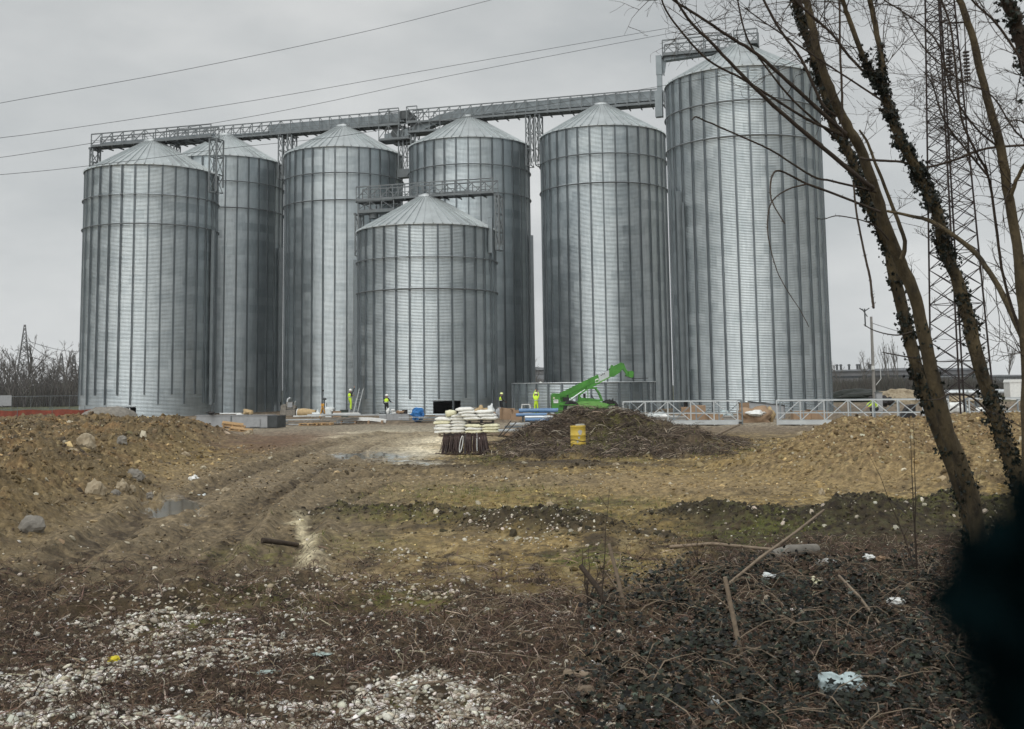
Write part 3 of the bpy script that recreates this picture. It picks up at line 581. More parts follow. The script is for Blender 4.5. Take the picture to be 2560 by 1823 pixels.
lying('pale steel walkway frame on the far right, seen between the leaning trunks', (23.6, 59.4), (31, 57.5))

# ================================================================== SCATTERED GROUND COVER (stuff)
def ico(sub=1, seed=0, rough=.2, flat=.62):
    bm = bmesh.new(); bmesh.ops.create_icosphere(bm, subdivisions=sub, radius=.5); v = np.array([x.co[:] for x in bm.verts]); f = np.array([[q.index for q in p.verts] for p in bm.faces]); bm.free()
    r = np.random.default_rng(seed); v = v * (1 + rough * r.uniform(-1, 1, (len(v), 1))) + r.normal(0, rough * .06, v.shape); v[:, 2] *= flat; return v, f
def sample(n, x0, x1, y0, y1, dens, power=0.0):
    """rejection sample in a world rectangle; density is larger near the camera"""
    x = rng.uniform(x0, x1, n); u = rng.uniform(0, 1, n)
    y = y0 * (y1 / y0) ** u if power else rng.uniform(y0, y1, n)
    m = np.abs(x) < y * .56 + 1.2; x, y = x[m], y[m]; d = dens(x, y); k = rng.uniform(0, 1, len(x)) < d; return x[k], y[k]
def wobble(x, y):
    px, py = proj(x, y, np.full_like(x, GZ)); n = fbm(x * .5, y * .5, 4); n2 = fbm(x * 2.2 + 9, y * 2.2, 4, .6)
    return px + 60 * n + 25 * n2, py + (18 * n + 8 * n2) * np.clip((py - 1000) / 250, .15, 1.6), n2
def put(name, label, cat, groups, material, smooth=False):
    V, Fs, Cs = [], [], []; o = 0
    for (tv, tf), (x, y), size, col, lift, tilt in groups:
        n = len(x)
        if n == 0: continue
        z = height(x, y); s = size if size.ndim == 2 else np.stack([size * rng.uniform(.8, 1.35, n), size, size * rng.uniform(.7, 1.1, n)], 1)
        pos = np.stack([x, y, z + lift * s[:, 2]], 1)
        v, f, c = scatter(tv, tf, pos, rng.uniform(0, 2 * PI, n), rng.normal(0, tilt, n), rng.normal(0, tilt, n), s, col)
        V.append(v); Fs.append(f + o); Cs.append(c); o += len(v)
    ob = npmesh(name, np.concatenate(V), np.concatenate(Fs), material, np.concatenate(Cs), smooth); tag(ob, label, cat, kind='stuff'); return ob
def vary(base, n, amt=.25, hue=.05):
    b = np.array(base)[None] * (1 + amt * rng.normal(0, 1, (n, 1))) * (1 + hue * rng.normal(0, 1, (n, 3))); return np.clip(b, .008, .9)
STM = vcolmat('stone_surface', .8, .3, 70, .18, 25)
def soilcols(xy, amt=.35, pale=.08):
    c, w = ground_color(xy[0], xy[1]); n = len(c); c = c * np.exp(rng.normal(-.05, amt, (n, 1))); k = rng.uniform(0, 1, n) < pale; c[k] = np.array((.40, .36, .27)) * rng.uniform(.7, 1.2, (k.sum(), 1)); return np.clip(c, .01, .9)
def cols(n, opts, probs, amt=.15, hue=.03):
    i = rng.choice(len(opts), n, p=probs); return np.clip(np.array(opts)[i] * (1 + amt * rng.normal(0, 1, (n, 1))) * (1 + hue * rng.normal(0, 1, (n, 3))), .008, .9)
# white pebbles in the foreground
def dg(x, y):
    a, b, n2 = wobble(x, y); d = blobs(a, b, GRAVEL); return np.clip((np.clip(d * 1.5 - .25, 0, .75) * (.8 + 1.6 * n2) + .3 * d) * np.clip(.75 + 1.8 * fbm(x * 4, y * 4 + 2, 3), .1, 1.3) + .014 * (b > 1330) + .02 * (b > 1430), 0, 1)
gr = []
for k in range(3):
    xy = sample(42000, -7, 5, 7.2, 12.2, dg, 1); n = len(xy[0]); gr.append((ico(1, k + 1, .13, .6), xy, rng.gamma(2.8, .0080, n) + .012, cols(n, [(.56, .53, .46), (.38, .34, .27), (.20, .17, .13), (.70, .68, .63)], [.40, .26, .16, .18], .22), .1, .3))
for k in range(2):
    xy = sample(50000, -13, 10, 12.2, 30, dg, 1); n = len(xy[0]); gr.append((ico(1, k + 5, .13, .65), xy, rng.gamma(2.5, .009, n) + .014, cols(n, [(.56, .52, .44), (.40, .35, .27), (.28, .23, .16)], [.45, .33, .22]), .15, .3))
put('gravel', 'white and cream pebbles strewn in patches over the dark foreground soil', 'gravel', gr, STM, True)
# earth clods and stones on the heaps and churned ground
def dm(which):
    def f(x, y):
        px, py, front, lm, rmk, bp, r1, r2 = masks(x, y)
        px2, py2, _ = wobble(x, y); clear = 1 - np.clip(1.3 * blobs(px2, py2, [(425, 1262, 100, 26, 1), (425, 1278, 90, 22, 1), (940, 1125, 190, 34, 1), (1000, 1152, 90, 10, 1), (765, 1365, 40, 60, .8)]), 0, 1)
        return {'lm': lm * (.35 + .65 * (fbm(x * 1.1, y * 1.1, 3) > -.05)), 'rm': rmk * .8, 'r': np.clip(r1 + r2, 0, 1) * .9, 'g': .75 * (1 - .6 * lm) * (1 - rmk) * (.4 + .6 * (fbm(x * .7, y * .7, 3) > .12)) * clear}[which]
    return f
cl = []; LC = [(.19, .145, .085), (.12, .092, .058), (.25, .18, .10), (.36, .31, .22), (.08, .062, .042)]
for k in range(3):
    xy = sample(75000, -26, -3, 12.5, 64, dm('lm'), 1); n = len(xy[0]); d = np.hypot(*xy)
    cl.append((ico(1, 20 + k, .34, .6), xy, np.clip(rng.gamma(1.05, .032, n), .012, .36) * np.clip(.4 + d / 40, .5, 1.6), np.where(rng.uniform(0, 1, (n, 1)) < .6, soilcols(xy, .4, .05), cols(n, LC, [.38, .27, .19, .03, .13], .2)), -.08, .7))
put('earth_clods', 'brown clods and broken stone covering the long dirt heap on the left', 'rubble', cl, STM)
cl = []; RC = [(.25, .19, .10), (.33, .27, .16), (.15, .11, .06), (.46, .42, .32)]
for k in range(3):
    xy = sample(22000, 1, 24, 22, 46, dm('rm'), 1); n = len(xy[0]); cl.append((ico(1, 30 + k, .28, .7), xy, np.clip(rng.gamma(1.7, .032, n), .025, .3), np.where(rng.uniform(0, 1, (n, 1)) < .6, soilcols(xy, .35, .06), cols(n, RC, [.46, .20, .28, .06], .2)), -.05, .7))
put('earth_clods', 'yellowish clods and stones covering the dirt heap on the right', 'rubble', cl, STM)
cl = []
for k in range(2):
    xy = sample(30000, -4, 12, 16, 23, dm('r')); n = len(xy[0]); cl.append((ico(1, 40 + k, .3, .8), xy, np.clip(rng.gamma(1.3, .018, n), .012, .14), cols(n, [(.05, .042, .026), (.08, .068, .036), (.032, .026, .018), (.42, .38, .31)], [.4, .27, .25, .08], .25), .0, .8))
    xy = sample(60000, -12, 14, 12.5, 48, dm('g'), 1); n = len(xy[0]); cl.append((ico(1, 44 + k, .3, .6), xy, np.clip(rng.gamma(1.3, .016, n) * np.clip(np.hypot(*xy) / 22, .7, 1.6), .01, .2), soilcols(xy, .45, .07), .05, .5))
put('earth_clods', 'small dark clods along the low ridges and across the muddy ground', 'rubble', cl, STM)
# dead leaves, straw and twigs
LIT = vcolmat('litter_surface', .85, 0, 60, .2, 30, .3)
def curl(n=4, w=.06, bend=.25, lift=.12):
    t = np.linspace(-.5, .5, n); c = np.stack([t, bend * (t * t - .1), lift * (1 - 4 * t * t)], 1); v = []
    for i, p in enumerate(c):
        ww = w * (1 - .7 * abs(2 * t[i]) ** 2); v += [p + (0, -ww, -w * .5), p + (0, 0, w * .4), p + (0, ww, -w * .5)]
    f = []
    for i in range(n - 1):
        a = i * 3; f += [[a, a + 1, a + 4, a + 3], [a + 1, a + 2, a + 5, a + 4]]
    return np.array(v), np.array(f)
def dl(x, y):
    a, b, n2 = wobble(x, y); base = (sstep(1380, 1560, b + 50 * n2) * .8 + sstep(1300, 1360, b) * sstep(1500, 1800, a) * .6 + .05 * sstep(1280, 1400, b)) * (.55 + .9 * np.clip(n2 + .3, 0, 1))
    return np.clip(base * (1 - .75 * np.clip(blobs(a, b, GRAVEL), 0, 1)) * (1 - .5 * blobs(a, b, MOSS)), 0, 1)
li = []; BC = [(.115, .075, .052), (.06, .038, .028), (.19, .135, .095), (.03, .02, .016), (.33, .28, .22)]; BP_ = [.28, .28, .17, .18, .09]
for (tmpl, cnt, smin, smax) in ((curl(4, .032, .4, .3), 60000, .04, .12), (curl(3, .22, .1, .22), 60000, .018, .045), (curl(4, .018, -.7, .5), 36000, .08, .22), (curl(3, .03, .1, .04), 12000, .08, .28)):
    xy = sample(cnt, -7.5, 8, 7.2, 17, dl, 1); n = len(xy[0]); s = rng.uniform(smin, smax, n); li.append((tmpl, xy, np.stack([s, s, s], 1), cols(n, BC, BP_, .25, .05), .1, .35))
put('leaf_litter', 'brown dead stalks, leaves and thin twigs carpeting the foreground soil', 'leaf litter', li, LIT)
# ivy carpet, lower right
def leaf(k=0):
    a = np.array([0, .55, 1.05, 1.45, 2.1, 2.7, PI, -2.7, -2.1, -1.45, -1.05, -.55]); r = np.array([.55, .28, .42, .26, .34, .30, .12, .30, .34, .26, .42, .28])
    v = np.stack([r * np.sin(a), r * np.cos(a), .1 * r * np.cos(3 * a + k) + .05 * np.cos(a * 2)], 1); v = np.concatenate([[[0, 0, .06]], v]); f = np.array([[0, i + 1, (i + 1) % 12 + 1] for i in range(12)]); return v, f
def di(x, y):
    a, b, n2 = wobble(x, y); edge = 1480 + np.clip(1823 - b, 0, 400) * .45; k = sstep(edge - 130, edge + 240, a + 260 * n2) * sstep(1395, 1560, b + 130 * n2)
    return np.clip(k * (.42 + 1.9 * n2), 0, .75)
iv = []
for k in range(3):
    xy = sample(30000, .2, 9, 7.2, 15, di, 1); n = len(xy[0]); s = rng.uniform(.035, .085, n)
    iv.append((leaf(k), xy, np.stack([s, s, s], 1), cols(n, [(.014, .017, .012), (.026, .031, .022), (.008, .010, .008), (.075, .082, .068), (.055, .042, .028)], [.38, .24, .2, .05, .13], .25, .06), .9, .45))
IVM = vcolmat('ivy_surface', .55, 0, 60, .3, 12, .2)
ivy = put('ivy_carpet', 'dark green ivy leaves covering the ground in the lower right', 'ivy', iv, IVM)
# lift each leaf by a random stem height
me = ivy.data; co = np.empty(len(me.vertices) * 3, np.float32); me.vertices.foreach_get('co', co); co = co.reshape(-1, 13, 3); co[:, :, 2] += rng.gamma(1.6, .035, (len(co), 1)); me.vertices.foreach_set('co', co.ravel()); me.update()
# dry vines and stalks among the ivy: thin arcs
vb = MB()
for _ in range(1300):
    x = rng.uniform(-1, 6.5); y = rng.uniform(7.6, 15)
    if di(np.array([x]), np.array([y]))[0] < rng.uniform(0, .9) and rng.uniform() > .25: continue
    l = rng.uniform(.25, .9); a = rng.uniform(0, 2 * PI); h = rng.uniform(.03, .28) * l + .03; z = gh(x, y); k = 5; b = rng.normal(0, .25) * l
    pts = [(x + math.cos(a) * l * (i / k - .5) + math.sin(a) * b * math.sin(PI * i / k), y + math.sin(a) * l * (i / k - .5) - math.cos(a) * b * math.sin(PI * i / k), z + .01 + h * math.sin(PI * (i / k) ** rng.uniform(.7, 1.3))) for i in range(k + 1)]
    vb.tube(pts, [rng.uniform(.003, .0075) * (1 - .5 * i / k) for i in range(k + 1)], 4, cap=False)
tag(vb.build('dry_vines', M['stick']), 'thin arching dry vines tangled over the ivy and litter', 'vines', kind='stuff')
# brush and roots on the pile
def db_(x, y):
    m_ = masks(x, y); return m_[5] * np.clip(.45 + 1.6 * fbm(x * .8 + 3, y * .8, 3) + .5 * sstep(40, 42.5, y), .12, 1) * (1 - gauss(x, y, 2.2, 38.6, .9, 1.0))
br = []
for tmpl, cnt, a_, b_2 in ((curl(5, .02, .5, .16), 30000, .18, .7), (curl(4, .035, -.3, .08), 26000, .1, .4)):
    xy = sample(cnt, -3, 11, 34, 48, db_); n = len(xy[0]); s = rng.uniform(a_, b_2, n); br.append((tmpl, xy, np.stack([s, s, s], 1), cols(n, [(.085, .064, .047), (.15, .115, .085), (.038, .028, .021), (.32, .27, .21)], [.38, .26, .28, .08], .25), .06, .33))
put('brush_heap_twigs', 'tangle of roots and dead twigs heaped in front of the telehandler', 'brush pile', br, LIT)
# tufts of grass and rough growth
gb = []
def dgr(x, y):
    a, b, n2 = wobble(x, y); return np.clip(blobs(a, b, MOSS + [(1560, 1120, 120, 22, 1.2), (1300, 1125, 90, 18, .9), (1400, 1135, 60, 12, .8), (1780, 1130, 110, 16, .9)]) * .8, 0, 1)
tv = np.array([(-.06, 0, 0), (.06, 0, 0), (.04, .1, .5), (-.03, .1, .5), (0, .3, .95)]); tf = np.array([[0, 1, 2], [0, 2, 3], [3, 2, 4]])
xy = sample(70000, -8, 11, 7.2, 42, dgr, 1); n = len(xy[0]); s = rng.uniform(.02, .07, n) * np.clip(np.hypot(*xy) / 12, 1, 3)
gb.append(((tv, tf), xy, np.stack([s, s, s], 1), cols(n, [(.10, .12, .028), (.065, .085, .022), (.17, .16, .05)], [.5, .3, .2], .2), 0, .5))
put('moss_and_grass', 'olive moss and short grass in patches on the soil', 'grass', gb, LIT)

# ================================================================== ROCKS (single ones)
def rock(px, py, w, h, label, m='rock', seed=0, name='rock', lift=.25):
    g = G(px, py); x, y = g[0], g[1]; z = gh(x, y)
    for _ in range(6):                                       # walk to where the sight line meets the real surface
        g = G(px, py, z); x, y = g[0], g[1]; z = gh(x, y)
    b = MB(); b.blob((0, 0, h * lift * .3), (w * .34, w * .3, h * .34), seed, .13, sub=3, smooth=False)
    o = b.build(name, M[m], None, (x, y, z), seed * 1.3); tag(o, label, 'rock', 'loose rocks on the heaps'); return o
rock(80, 1338, .62, .46, 'large dark grey boulder at the foot of the left heap near the photo edge', 'rock_grey', 1)
rock(238, 1192, .55, .62, 'pale upright rock half way up the left dirt heap, above a smaller one', 'rock', 2)
rock(215, 1090, .9, 1.0, 'biggest lump, a brown squarish boulder high on the left dirt heap', 'rock', 3)
rock(305, 1216, .36, .42, 'pale pointed rock at the bottom right tip of the left heap', 'rock', 4)
rock(338, 1202, .55, .50, 'grey topped rock leaning on the pointed rock at the heap foot', 'rock_grey', 5)
rock(330, 1218, .24, .30, 'small pale stone wedged between the two rocks at the heap foot', 'rock', 6)
rock(288, 1278, .32, .22, 'round dark grey stone beside the puddle at the heap foot', 'rock_grey', 7)
rock(350, 1075, .75, .6, 'pale wedge shaped rock near the middle of the left heap crest', 'rock', 8)
rock(390, 1082, .8, .55, 'flat brown boulder right of the wedge rock on the left heap', 'rock', 9)
rock(180, 1166, .42, .28, 'cream angular stone on the slope left of the upright rock', 'rock', 10)
rock(465, 1142, .5, .35, 'cream stone at the far foot of the left heap beside the track', 'rock', 11)
rock(622, 1086, .75, .5, 'rounded brown boulder in front of the broken pallets', 'rock', 12)
rock(305, 1112, .5, .5, 'grey brown lump set in the middle of the left heap', 'rock_grey', 13)
rock(25, 1135, .62, .42, 'dark slab like rock near the left edge of the left heap', 'rock_grey', 14)
rock(375, 1240, .22, .22, 'small dark stone at the puddle edge, furthest right of the heap stones', 'rock_grey', 15)
rock(565, 1228, .34, .2, 'flat brown stone lying in the middle of the churned wheel track', 'rock', 16)
rock(2003, 1092, .55, .62, 'tan boulder on the left shoulder of the right dirt heap', 'rock', 17)
rock(2055, 1245, .18, .28, 'pale upright stone on the crest of the dark low ridge', 'rock', 18)
rock(2330, 1280, .26, .16, 'pale oval stone on the ridge left of the ivy trunks', 'rock', 19)
rock(1540, 1165, .3, .16, 'round pale pebble like stone on the yellow mud below the barrel', 'rock', 20)
rock(1375, 1265, .24, .18, 'cream stone lying on the mossy mud right of the middle ridge', 'rock', 21)

# ================================================================== SITE OBJECTS
def on_ground(px, py): g = G(px, py); return g[0], g[1], gh(g[0], g[1])
def tube_frame(m, pts, w=.05): 
    for a, b in zip(pts[:-1], pts[1:]): m.beam(a, b, w)
# --- telehandler (x forward = right, origin under the rear end)
def telehandler(x, y):
    t = thing('telehandler', 'bright green telehandler with raised boom, half hidden by the brush pile', 'telehandler', (x, y, GZ), .03)
    def part(n, m, mt, par=None): o = m.build(n, mt, par or t); return o
    g, gp_, dk = M['green'], M['green_pale'], M['steel_dark']
    m = MB(); m.prism([(0, .45), (.3, .22), (.75, .3), (.95, .95), (.62, 1.1), (.62, 1.72), (.1, 1.75), (0, 1.6)], -.95, .95)
    m.prism([(.75, .5), (4.3, .45), (4.45, .8), (.95, .95)], -.55, .55); m.prism([(.62, 1.08), (.95, .9), (2.0, .95), (2.0, 1.12), (.62, 1.12)], -.6, .6); part('chassis', m, g)
    m = MB(); m.prism([(.5, .86), (.55, .92), (1.8, .92), (2.05, .75), (2.3, .5), (2.25, .45), (1.95, .7), (1.7, .84)], -1.1, -.62); part('mudguard', m, g)
    m = MB(); m.prism([(4.0, .45), (4.1, .5), (4.35, .82), (4.75, .84), (4.8, .9), (4.3, .92), (3.95, .5)], -1.1, -.62); part('mudguard', m, g)
    m = MB(); m.prism([(1.95, 1.06), (2.15, .35), (3.95, .35), (4.1, .62), (4.3, .9), (3.9, 1.0), (3.55, 1.12), (2.2, 1.14)], -1.08, -.5); m.box((3.72, -1.09, .72), (.3, .02, .35)); part('hood', m, gp_)
    m = MB(); m.box((2.95, -1.085, .6), (.7, .012, .05)); m.box((2.7, -1.085, .75), (.35, .012, .03)); part('hood_vent', m, M['green'])
    # cab
    cb = MB(); fr = [(2.05, 1.12), (2.1, 1.62), (2.75, 2.12), (3.35, 2.12), (3.6, 1.75), (3.85, 1.14)]
    for yy in (-1.02, -.1):
        for a, b in zip(fr[:-1], fr[1:]): cb.beam((a[0], yy, a[1]), (b[0], yy, b[1]), .09)
    for a in fr: cb.beam((a[0], -1.02, a[1]), (a[0], -.1, a[1]), .08)
    cb.beam((2.72, -1.02, 1.12), (2.72, -1.02, 2.1), .05); cb.box((3.05, -.56, 2.16), (.8, 1.0, .09)); cab = part('cab_frame', cb, g)
    m = MB(); m.prism([(2.07, 1.12), (3.85, 1.12), (3.8, 1.25), (2.2, 1.42), (2.1, 1.58)], -1.05, -.98); part('door_panel', m, g, cab)
    m = MB(); m.box((2.5, -.55, 1.42), (.16, .45, .62)); m.box((2.68, -.55, 1.2), (.45, .45, .12)); m.tube([(3.1, -.55, 1.5), (3.3, -.55, 1.15)], .03, 6); m.tube([(3.07 + .02 * math.cos(a), -.55 + .17 * math.sin(a), 1.52 + .1 * math.cos(a)) for a in np.linspace(0, 2 * PI, 13)], .018, 5, cap=False); part('seat_and_wheel', m, M['black'], cab)
    # wheels
    for wx in (1.45, 4.45):
        for wy in (-.85, .85):
            m = MB(); rw = .6
            pr = [(-.2, .36), (-.22, .52), (-.16, rw), (.16, rw), (.22, .52), (.2, .36)]; n = 28; vs = []
            for k in range(n):
                a = 2 * PI * k / n; e = .02 if k % 2 else 0
                vs += [(math.sin(a) * (r_ + (e if r_ >= rw else 0)), yy, math.cos(a) * (r_ + (e if r_ >= rw else 0))) for yy, r_ in pr]
            m.add(vs, [(k * 6 + j, k * 6 + (j + 1) % 6, ((k + 1) % n) * 6 + (j + 1) % 6, ((k + 1) % n) * 6 + j) for k in range(n) for j in range(6)], 0, True)
            w = m.build('wheel', M['tyre'], t, (wx, wy, rw)); q = MB(); q.cyl((0, 0, 0), .37, .3, 20, axis='Y'); q.cyl((0, 0, 0), .12, .42, 10, axis='Y'); q.build('rim', M['rim'], w)
    # boom
    def seg(m, p, q, th_, wd, y0=.18):
        m.beam((p[0], y0, p[1]), (q[0], y0, q[1]), wd, th_, up=(0, 1, 0)) if False else m.beam((p[0], y0, p[1]), (q[0], y0, q[1]), wd, th_)
    m = MB(); m.prism([(.08, 1.5), (.85, 1.1), (3.78, 2.48), (3.62, 3.16), (.62, 1.75), (.1, 1.78)], -.12, .45); m.beam((.7, -.14, 1.42), (3.7, -.14, 2.76), .03, .05); bo = part('boom', m, g)
    m = MB(); m.prism([(3.6, 2.5), (4.6, 2.98), (4.55, 3.5), (3.55, 3.05)], -.04, .38); part('boom_extension', m, M['steel_pale'], bo)
    m = MB(); m.prism([(3.75, 2.5), (4.6, 2.93), (4.6, 3.02), (3.72, 2.62)], -.1, -.02); part('hose_channel', m, gp_, bo)
    m = MB(); m.prism([(3.4, 2.5), (3.72, 2.58), (3.7, 2.78), (3.62, 2.86), (3.4, 2.78)], -.15, -.115); part('logo_plate', m, M['white'], bo)
    m = MB(); m.prism([(3.45, 2.56), (3.66, 2.62), (3.64, 2.76), (3.45, 2.72)], -.16, -.151); part('logo_face', m, M['green'], bo)
    for i, dx in enumerate((0, .12, .24)):
        m = MB(); m.beam((3.85 + dx, -.05, 3.09 + dx * .45), (3.91 + dx, -.05, 3.12 + dx * .45), .015, .1); part('lettering', m, dk, bo)
    m = MB(); m.prism([(4.5, 2.95), (4.85, 2.98), (5.3, 3.28), (5.62, 3.62), (5.55, 4.0), (5.45, 4.06), (5.1, 3.9), (4.75, 3.72), (4.5, 3.6)], -.08, .44); m.cyl((4.75, .18, 3.75), .12, .3, 12, axis='Y'); hd = part('boom_head', m, g, bo)
    m = MB(); m.prism([(5.45, 4.02), (5.65, 4.0), (5.85, 3.5), (6.18, 3.1), (6.1, 2.92), (5.95, 2.95), (5.55, 3.55), (5.4, 3.85)], .0, .36); m.prism([(5.98, 3.35), (6.25, 3.42), (6.38, 3.3), (6.35, 2.95), (6.2, 2.85), (6.0, 2.95)], -.25, .6); m.prism([(5.75, 3.0), (5.95, 3.0), (6.0, 3.3), (5.85, 3.3)], .05, .3); part('carriage', m, g)
    for yy in (-.2, .5):
        m = MB(); m.beam((6.3, yy, 2.82), (7.5, yy, 2.83), .1, .045); part('fork', m, dk)
    m = MB(); m.tube([(1.25, -.12, 1.1), (2.3, -.12, 1.82)], .07, 8); m.tube([(1.8, -.12, 1.48), (2.6, -.12, 2.02)], .04, 8); part('lift_cylinder', m, M['steel_pale'])
    m = MB(); m.box((1.1, -.3, 1.25), (.45, .5, .4)); m.tube([(1.2, -.5, 1.2), (1.25, -.5, 1.65)], .05, 8); part('engine', m, M['black'])
    m = MB(); m.box((.28, -.965, 1.16), (.36, .02, .26)); part('number_sign', m, M['white'])
    m = MB(); 
    for i in range(4): m.box((.18 + .065 * i, -.978, 1.2), (.035, .008, .09))
    part('sign_lettering', m, dk)
    m = MB(); m.box((.14, -.965, 1.42), (.13, .02, .1)); part('tail_light', m, M['bag_yellow'])
    m = MB(); m.beam((4.35, -1.0, .95), (4.4, -1.05, 1.3), .04); m.box((4.42, -1.08, 1.0), (.28, .2, .16)); m.box((4.62, -1.12, 1.28), (.06, .16, .22)); m.beam((4.42, -1.05, 1.1), (4.62, -1.12, 1.28), .03); part('mirror', m, M['black'])
telehandler((1377 - 1284) / F * 88, 88)

# --- people
def person(label, loc, rz, J, top, leg, helm, vest=None, group='workers on the site', extra=None):
    """J: joints in metres, x right, y forward, z up"""
    t = thing('person', label, 'person', loc, rz, group)
    order = ['pelvis', 'waist', 'chest', 'neck', 'head', 'crown']; rad = dict(pelvis=.15, waist=.135, chest=.165, neck=.06, head=.10, crown=.07, sh=.075, el=.052, wr=.036, hip=.10, kn=.068, an=.048, toe=.045)
    V = [];E_ = []; Rd = []; nm = {}
    def v(name, p, r): nm[name] = len(V); V.append(p); Rd.append(r); return nm[name]
    for k in order: v(k, J[k], rad[k])
    for a, b in zip(order[:-1], order[1:]): E_.append((nm[a], nm[b]))
    hd = Vector(J['head']); fw = Vector(J.get('face', (0, 1, 0))).normalized()
    v('nose', tuple(hd + fw * .12), .016); E_.append((nm['head'], nm['nose']))
    for s_, sx in (('l', -1), ('r', 1)):
        side = fw.cross(Vector((0, 0, 1))).normalized() * sx; v('ear' + s_, tuple(hd + side * .1 + Vector((0, 0, -.01))), .016); E_.append((nm['head'], nm['ear' + s_]))
        v('sh' + s_, J['sh' + s_], rad['sh']); v('el' + s_, J['el' + s_], rad['el']); v('wr' + s_, J['wr' + s_], rad['wr']); E_ += [(nm['chest'], nm['sh' + s_]), (nm['sh' + s_], nm['el' + s_]), (nm['el' + s_], nm['wr' + s_])]
        wr = Vector(J['wr' + s_]); d = (wr - Vector(J['el' + s_])).normalized(); v('palm' + s_, tuple(wr + d * .07), .034); E_.append((nm['wr' + s_], nm['palm' + s_]))
        u = d.cross(Vector((0, 1, .3))).normalized(); w = d.cross(u)
        for i, (o_, l_) in enumerate(((-.03, .075), (-.01, .09), (.01, .085), (.03, .068))):
            p1 = wr + d * .1 + u * o_; p2 = p1 + d * l_ * .55 + w * .01; p3 = p2 + (d * .7 + w * .6).normalized() * l_ * .5
            a = v(f'f{i}{s_}', tuple(p1), .010); b = v(f'g{i}{s_}', tuple(p2), .009); c = v(f'h{i}{s_}', tuple(p3), .008); E_ += [(nm['palm' + s_], a), (a, b), (b, c)]
        a = v('t0' + s_, tuple(wr + d * .05 + u * .045), .011); b = v('t1' + s_, tuple(wr + d * .09 + u * .07 + w * .02), .009); E_ += [(nm['wr' + s_], a), (a, b)]
        for k, r_ in (('hip', 'hip'), ('kn', 'kn'), ('an', 'an'), ('toe', 'toe')): v(k + s_, J[k + s_], rad[r_])
        E_ += [(nm['pelvis'], nm['hip' + s_]), (nm['hip' + s_], nm['kn' + s_]), (nm['kn' + s_], nm['an' + s_]), (nm['an' + s_], nm['toe' + s_])]
    def grow(V, E_, Rd, root=0, sub=1):
        me = bpy.data.meshes.new('tmp'); me.from_pydata([tuple(p) for p in V], E_, []); o = bpy.data.objects.new('tmp', me); COL.objects.link(o)
        o.modifiers.new('s', 'SKIN'); 
        for i, r_ in enumerate(Rd): me.skin_vertices[0].data[i].radius = (r_, r_)
        me.skin_vertices[0].data[root].use_root = True
        q = o.modifiers.new('u', 'SUBSURF'); q.levels = sub; q.render_levels = sub
        dg_ = bpy.context.evaluated_depsgraph_get(); dg_.update(); r = bpy.data.meshes.new_from_object(o.evaluated_get(dg_)); bpy.data.objects.remove(o); return r
    me = grow(V, E_, Rd); me.materials.clear()
    for m_ in (top, leg, M['skin'], M['boot']): me.materials.append(m_)
    bones = [('pelvis', 'waist', 1), ('waist', 'chest', 0), ('chest', 'neck', 0), ('neck', 'crown', 2)]
    for s_ in 'lr': bones += [('chest', 'sh' + s_, 0), ('sh' + s_, 'el' + s_, 0), ('el' + s_, 'wr' + s_, 0), ('wr' + s_, 'palm' + s_, 2), ('palm' + s_, 'h1' + s_, 2), ('pelvis', 'hip' + s_, 1), ('hip' + s_, 'kn' + s_, 1), ('kn' + s_, 'an' + s_, 1), ('an' + s_, 'toe' + s_, 3)]
    bs = [(np.array(V[nm[a]]), np.array(V[nm[b]]), m_) for a, b, m_ in bones]
    for f in me.polygons:
        c = np.array(f.center); best = (9, 0)
        for a, b, m_ in bs:
            e = b - a; tt = np.clip(np.dot(c - a, e) / max(np.dot(e, e), 1e-9), 0, 1); d_ = np.linalg.norm(c - a - tt * e)
            if d_ < best[0] - .004: best = (d_, m_)
        f.material_index = best[1]; f.use_smooth = True
    b = bpy.data.objects.new('body', me); COL.objects.link(b); b.parent = t
    m = MB(); 
    for sx in (-1, 1): m.blob(tuple(hd + fw * .088 + fw.cross(Vector((0, 0, 1))).normalized() * .035 * sx + Vector((0, 0, .012))), (.013, .013, .011), sub=1, rough=0)
    m.build('eyes', M['black'], t)
    m = MB(); cr_ = Vector(J['crown']); ax = (cr_ - Vector(J['neck'])).normalized(); c0 = hd + ax * .05; a1 = ax.orthogonal().normalized(); a2 = ax.cross(a1); vs = []; n = 16
    prof = [(.165, -.012), (.14, .0), (.135, .05), (.11, .1), (.06, .13), (.005, .14)]
    for r_, h_ in prof:
        for k in range(n): a = 2 * PI * k / n; vs.append(c0 + ax * h_ + (a1 * math.cos(a) + a2 * math.sin(a)) * r_)
    m.add(vs, [(i * n + k, i * n + (k + 1) % n, (i + 1) * n + (k + 1) % n, (i + 1) * n + k) for i in range(5) for k in range(n)], 0, True); m.build('helmet', helm, t)
    if vest:
        vv = [J['waist'], tuple((Vector(J['waist']) + Vector(J['chest'])) / 2), J['chest'], tuple(Vector(J['chest']) * .45 + Vector(J['neck']) * .55)]
        m2 = grow(vv + [J['shl'], J['shr']], [(0, 1), (1, 2), (2, 3), (2, 4), (2, 5)], [.165, .175, .19, .10, .088, .088]); m2.materials.clear(); m2.materials.append(vest)
        for f in m2.polygons: f.use_smooth = True
        vo = bpy.data.objects.new('vest', m2); COL.objects.link(vo); vo.parent = t
        m = MB(); w0 = Vector(J['waist']); ax = (Vector(J['chest']) - w0).normalized(); a1 = ax.orthogonal().normalized(); a2 = ax.cross(a1); c1 = w0 + ax * .08
        m.tube([c1 + (a1 * math.cos(a) + a2 * math.sin(a)) * .178 for a in np.linspace(0, 2 * PI, 17)], .022, 4, cap=False); m.build('reflective_band', M['strip'], vo)
    return t
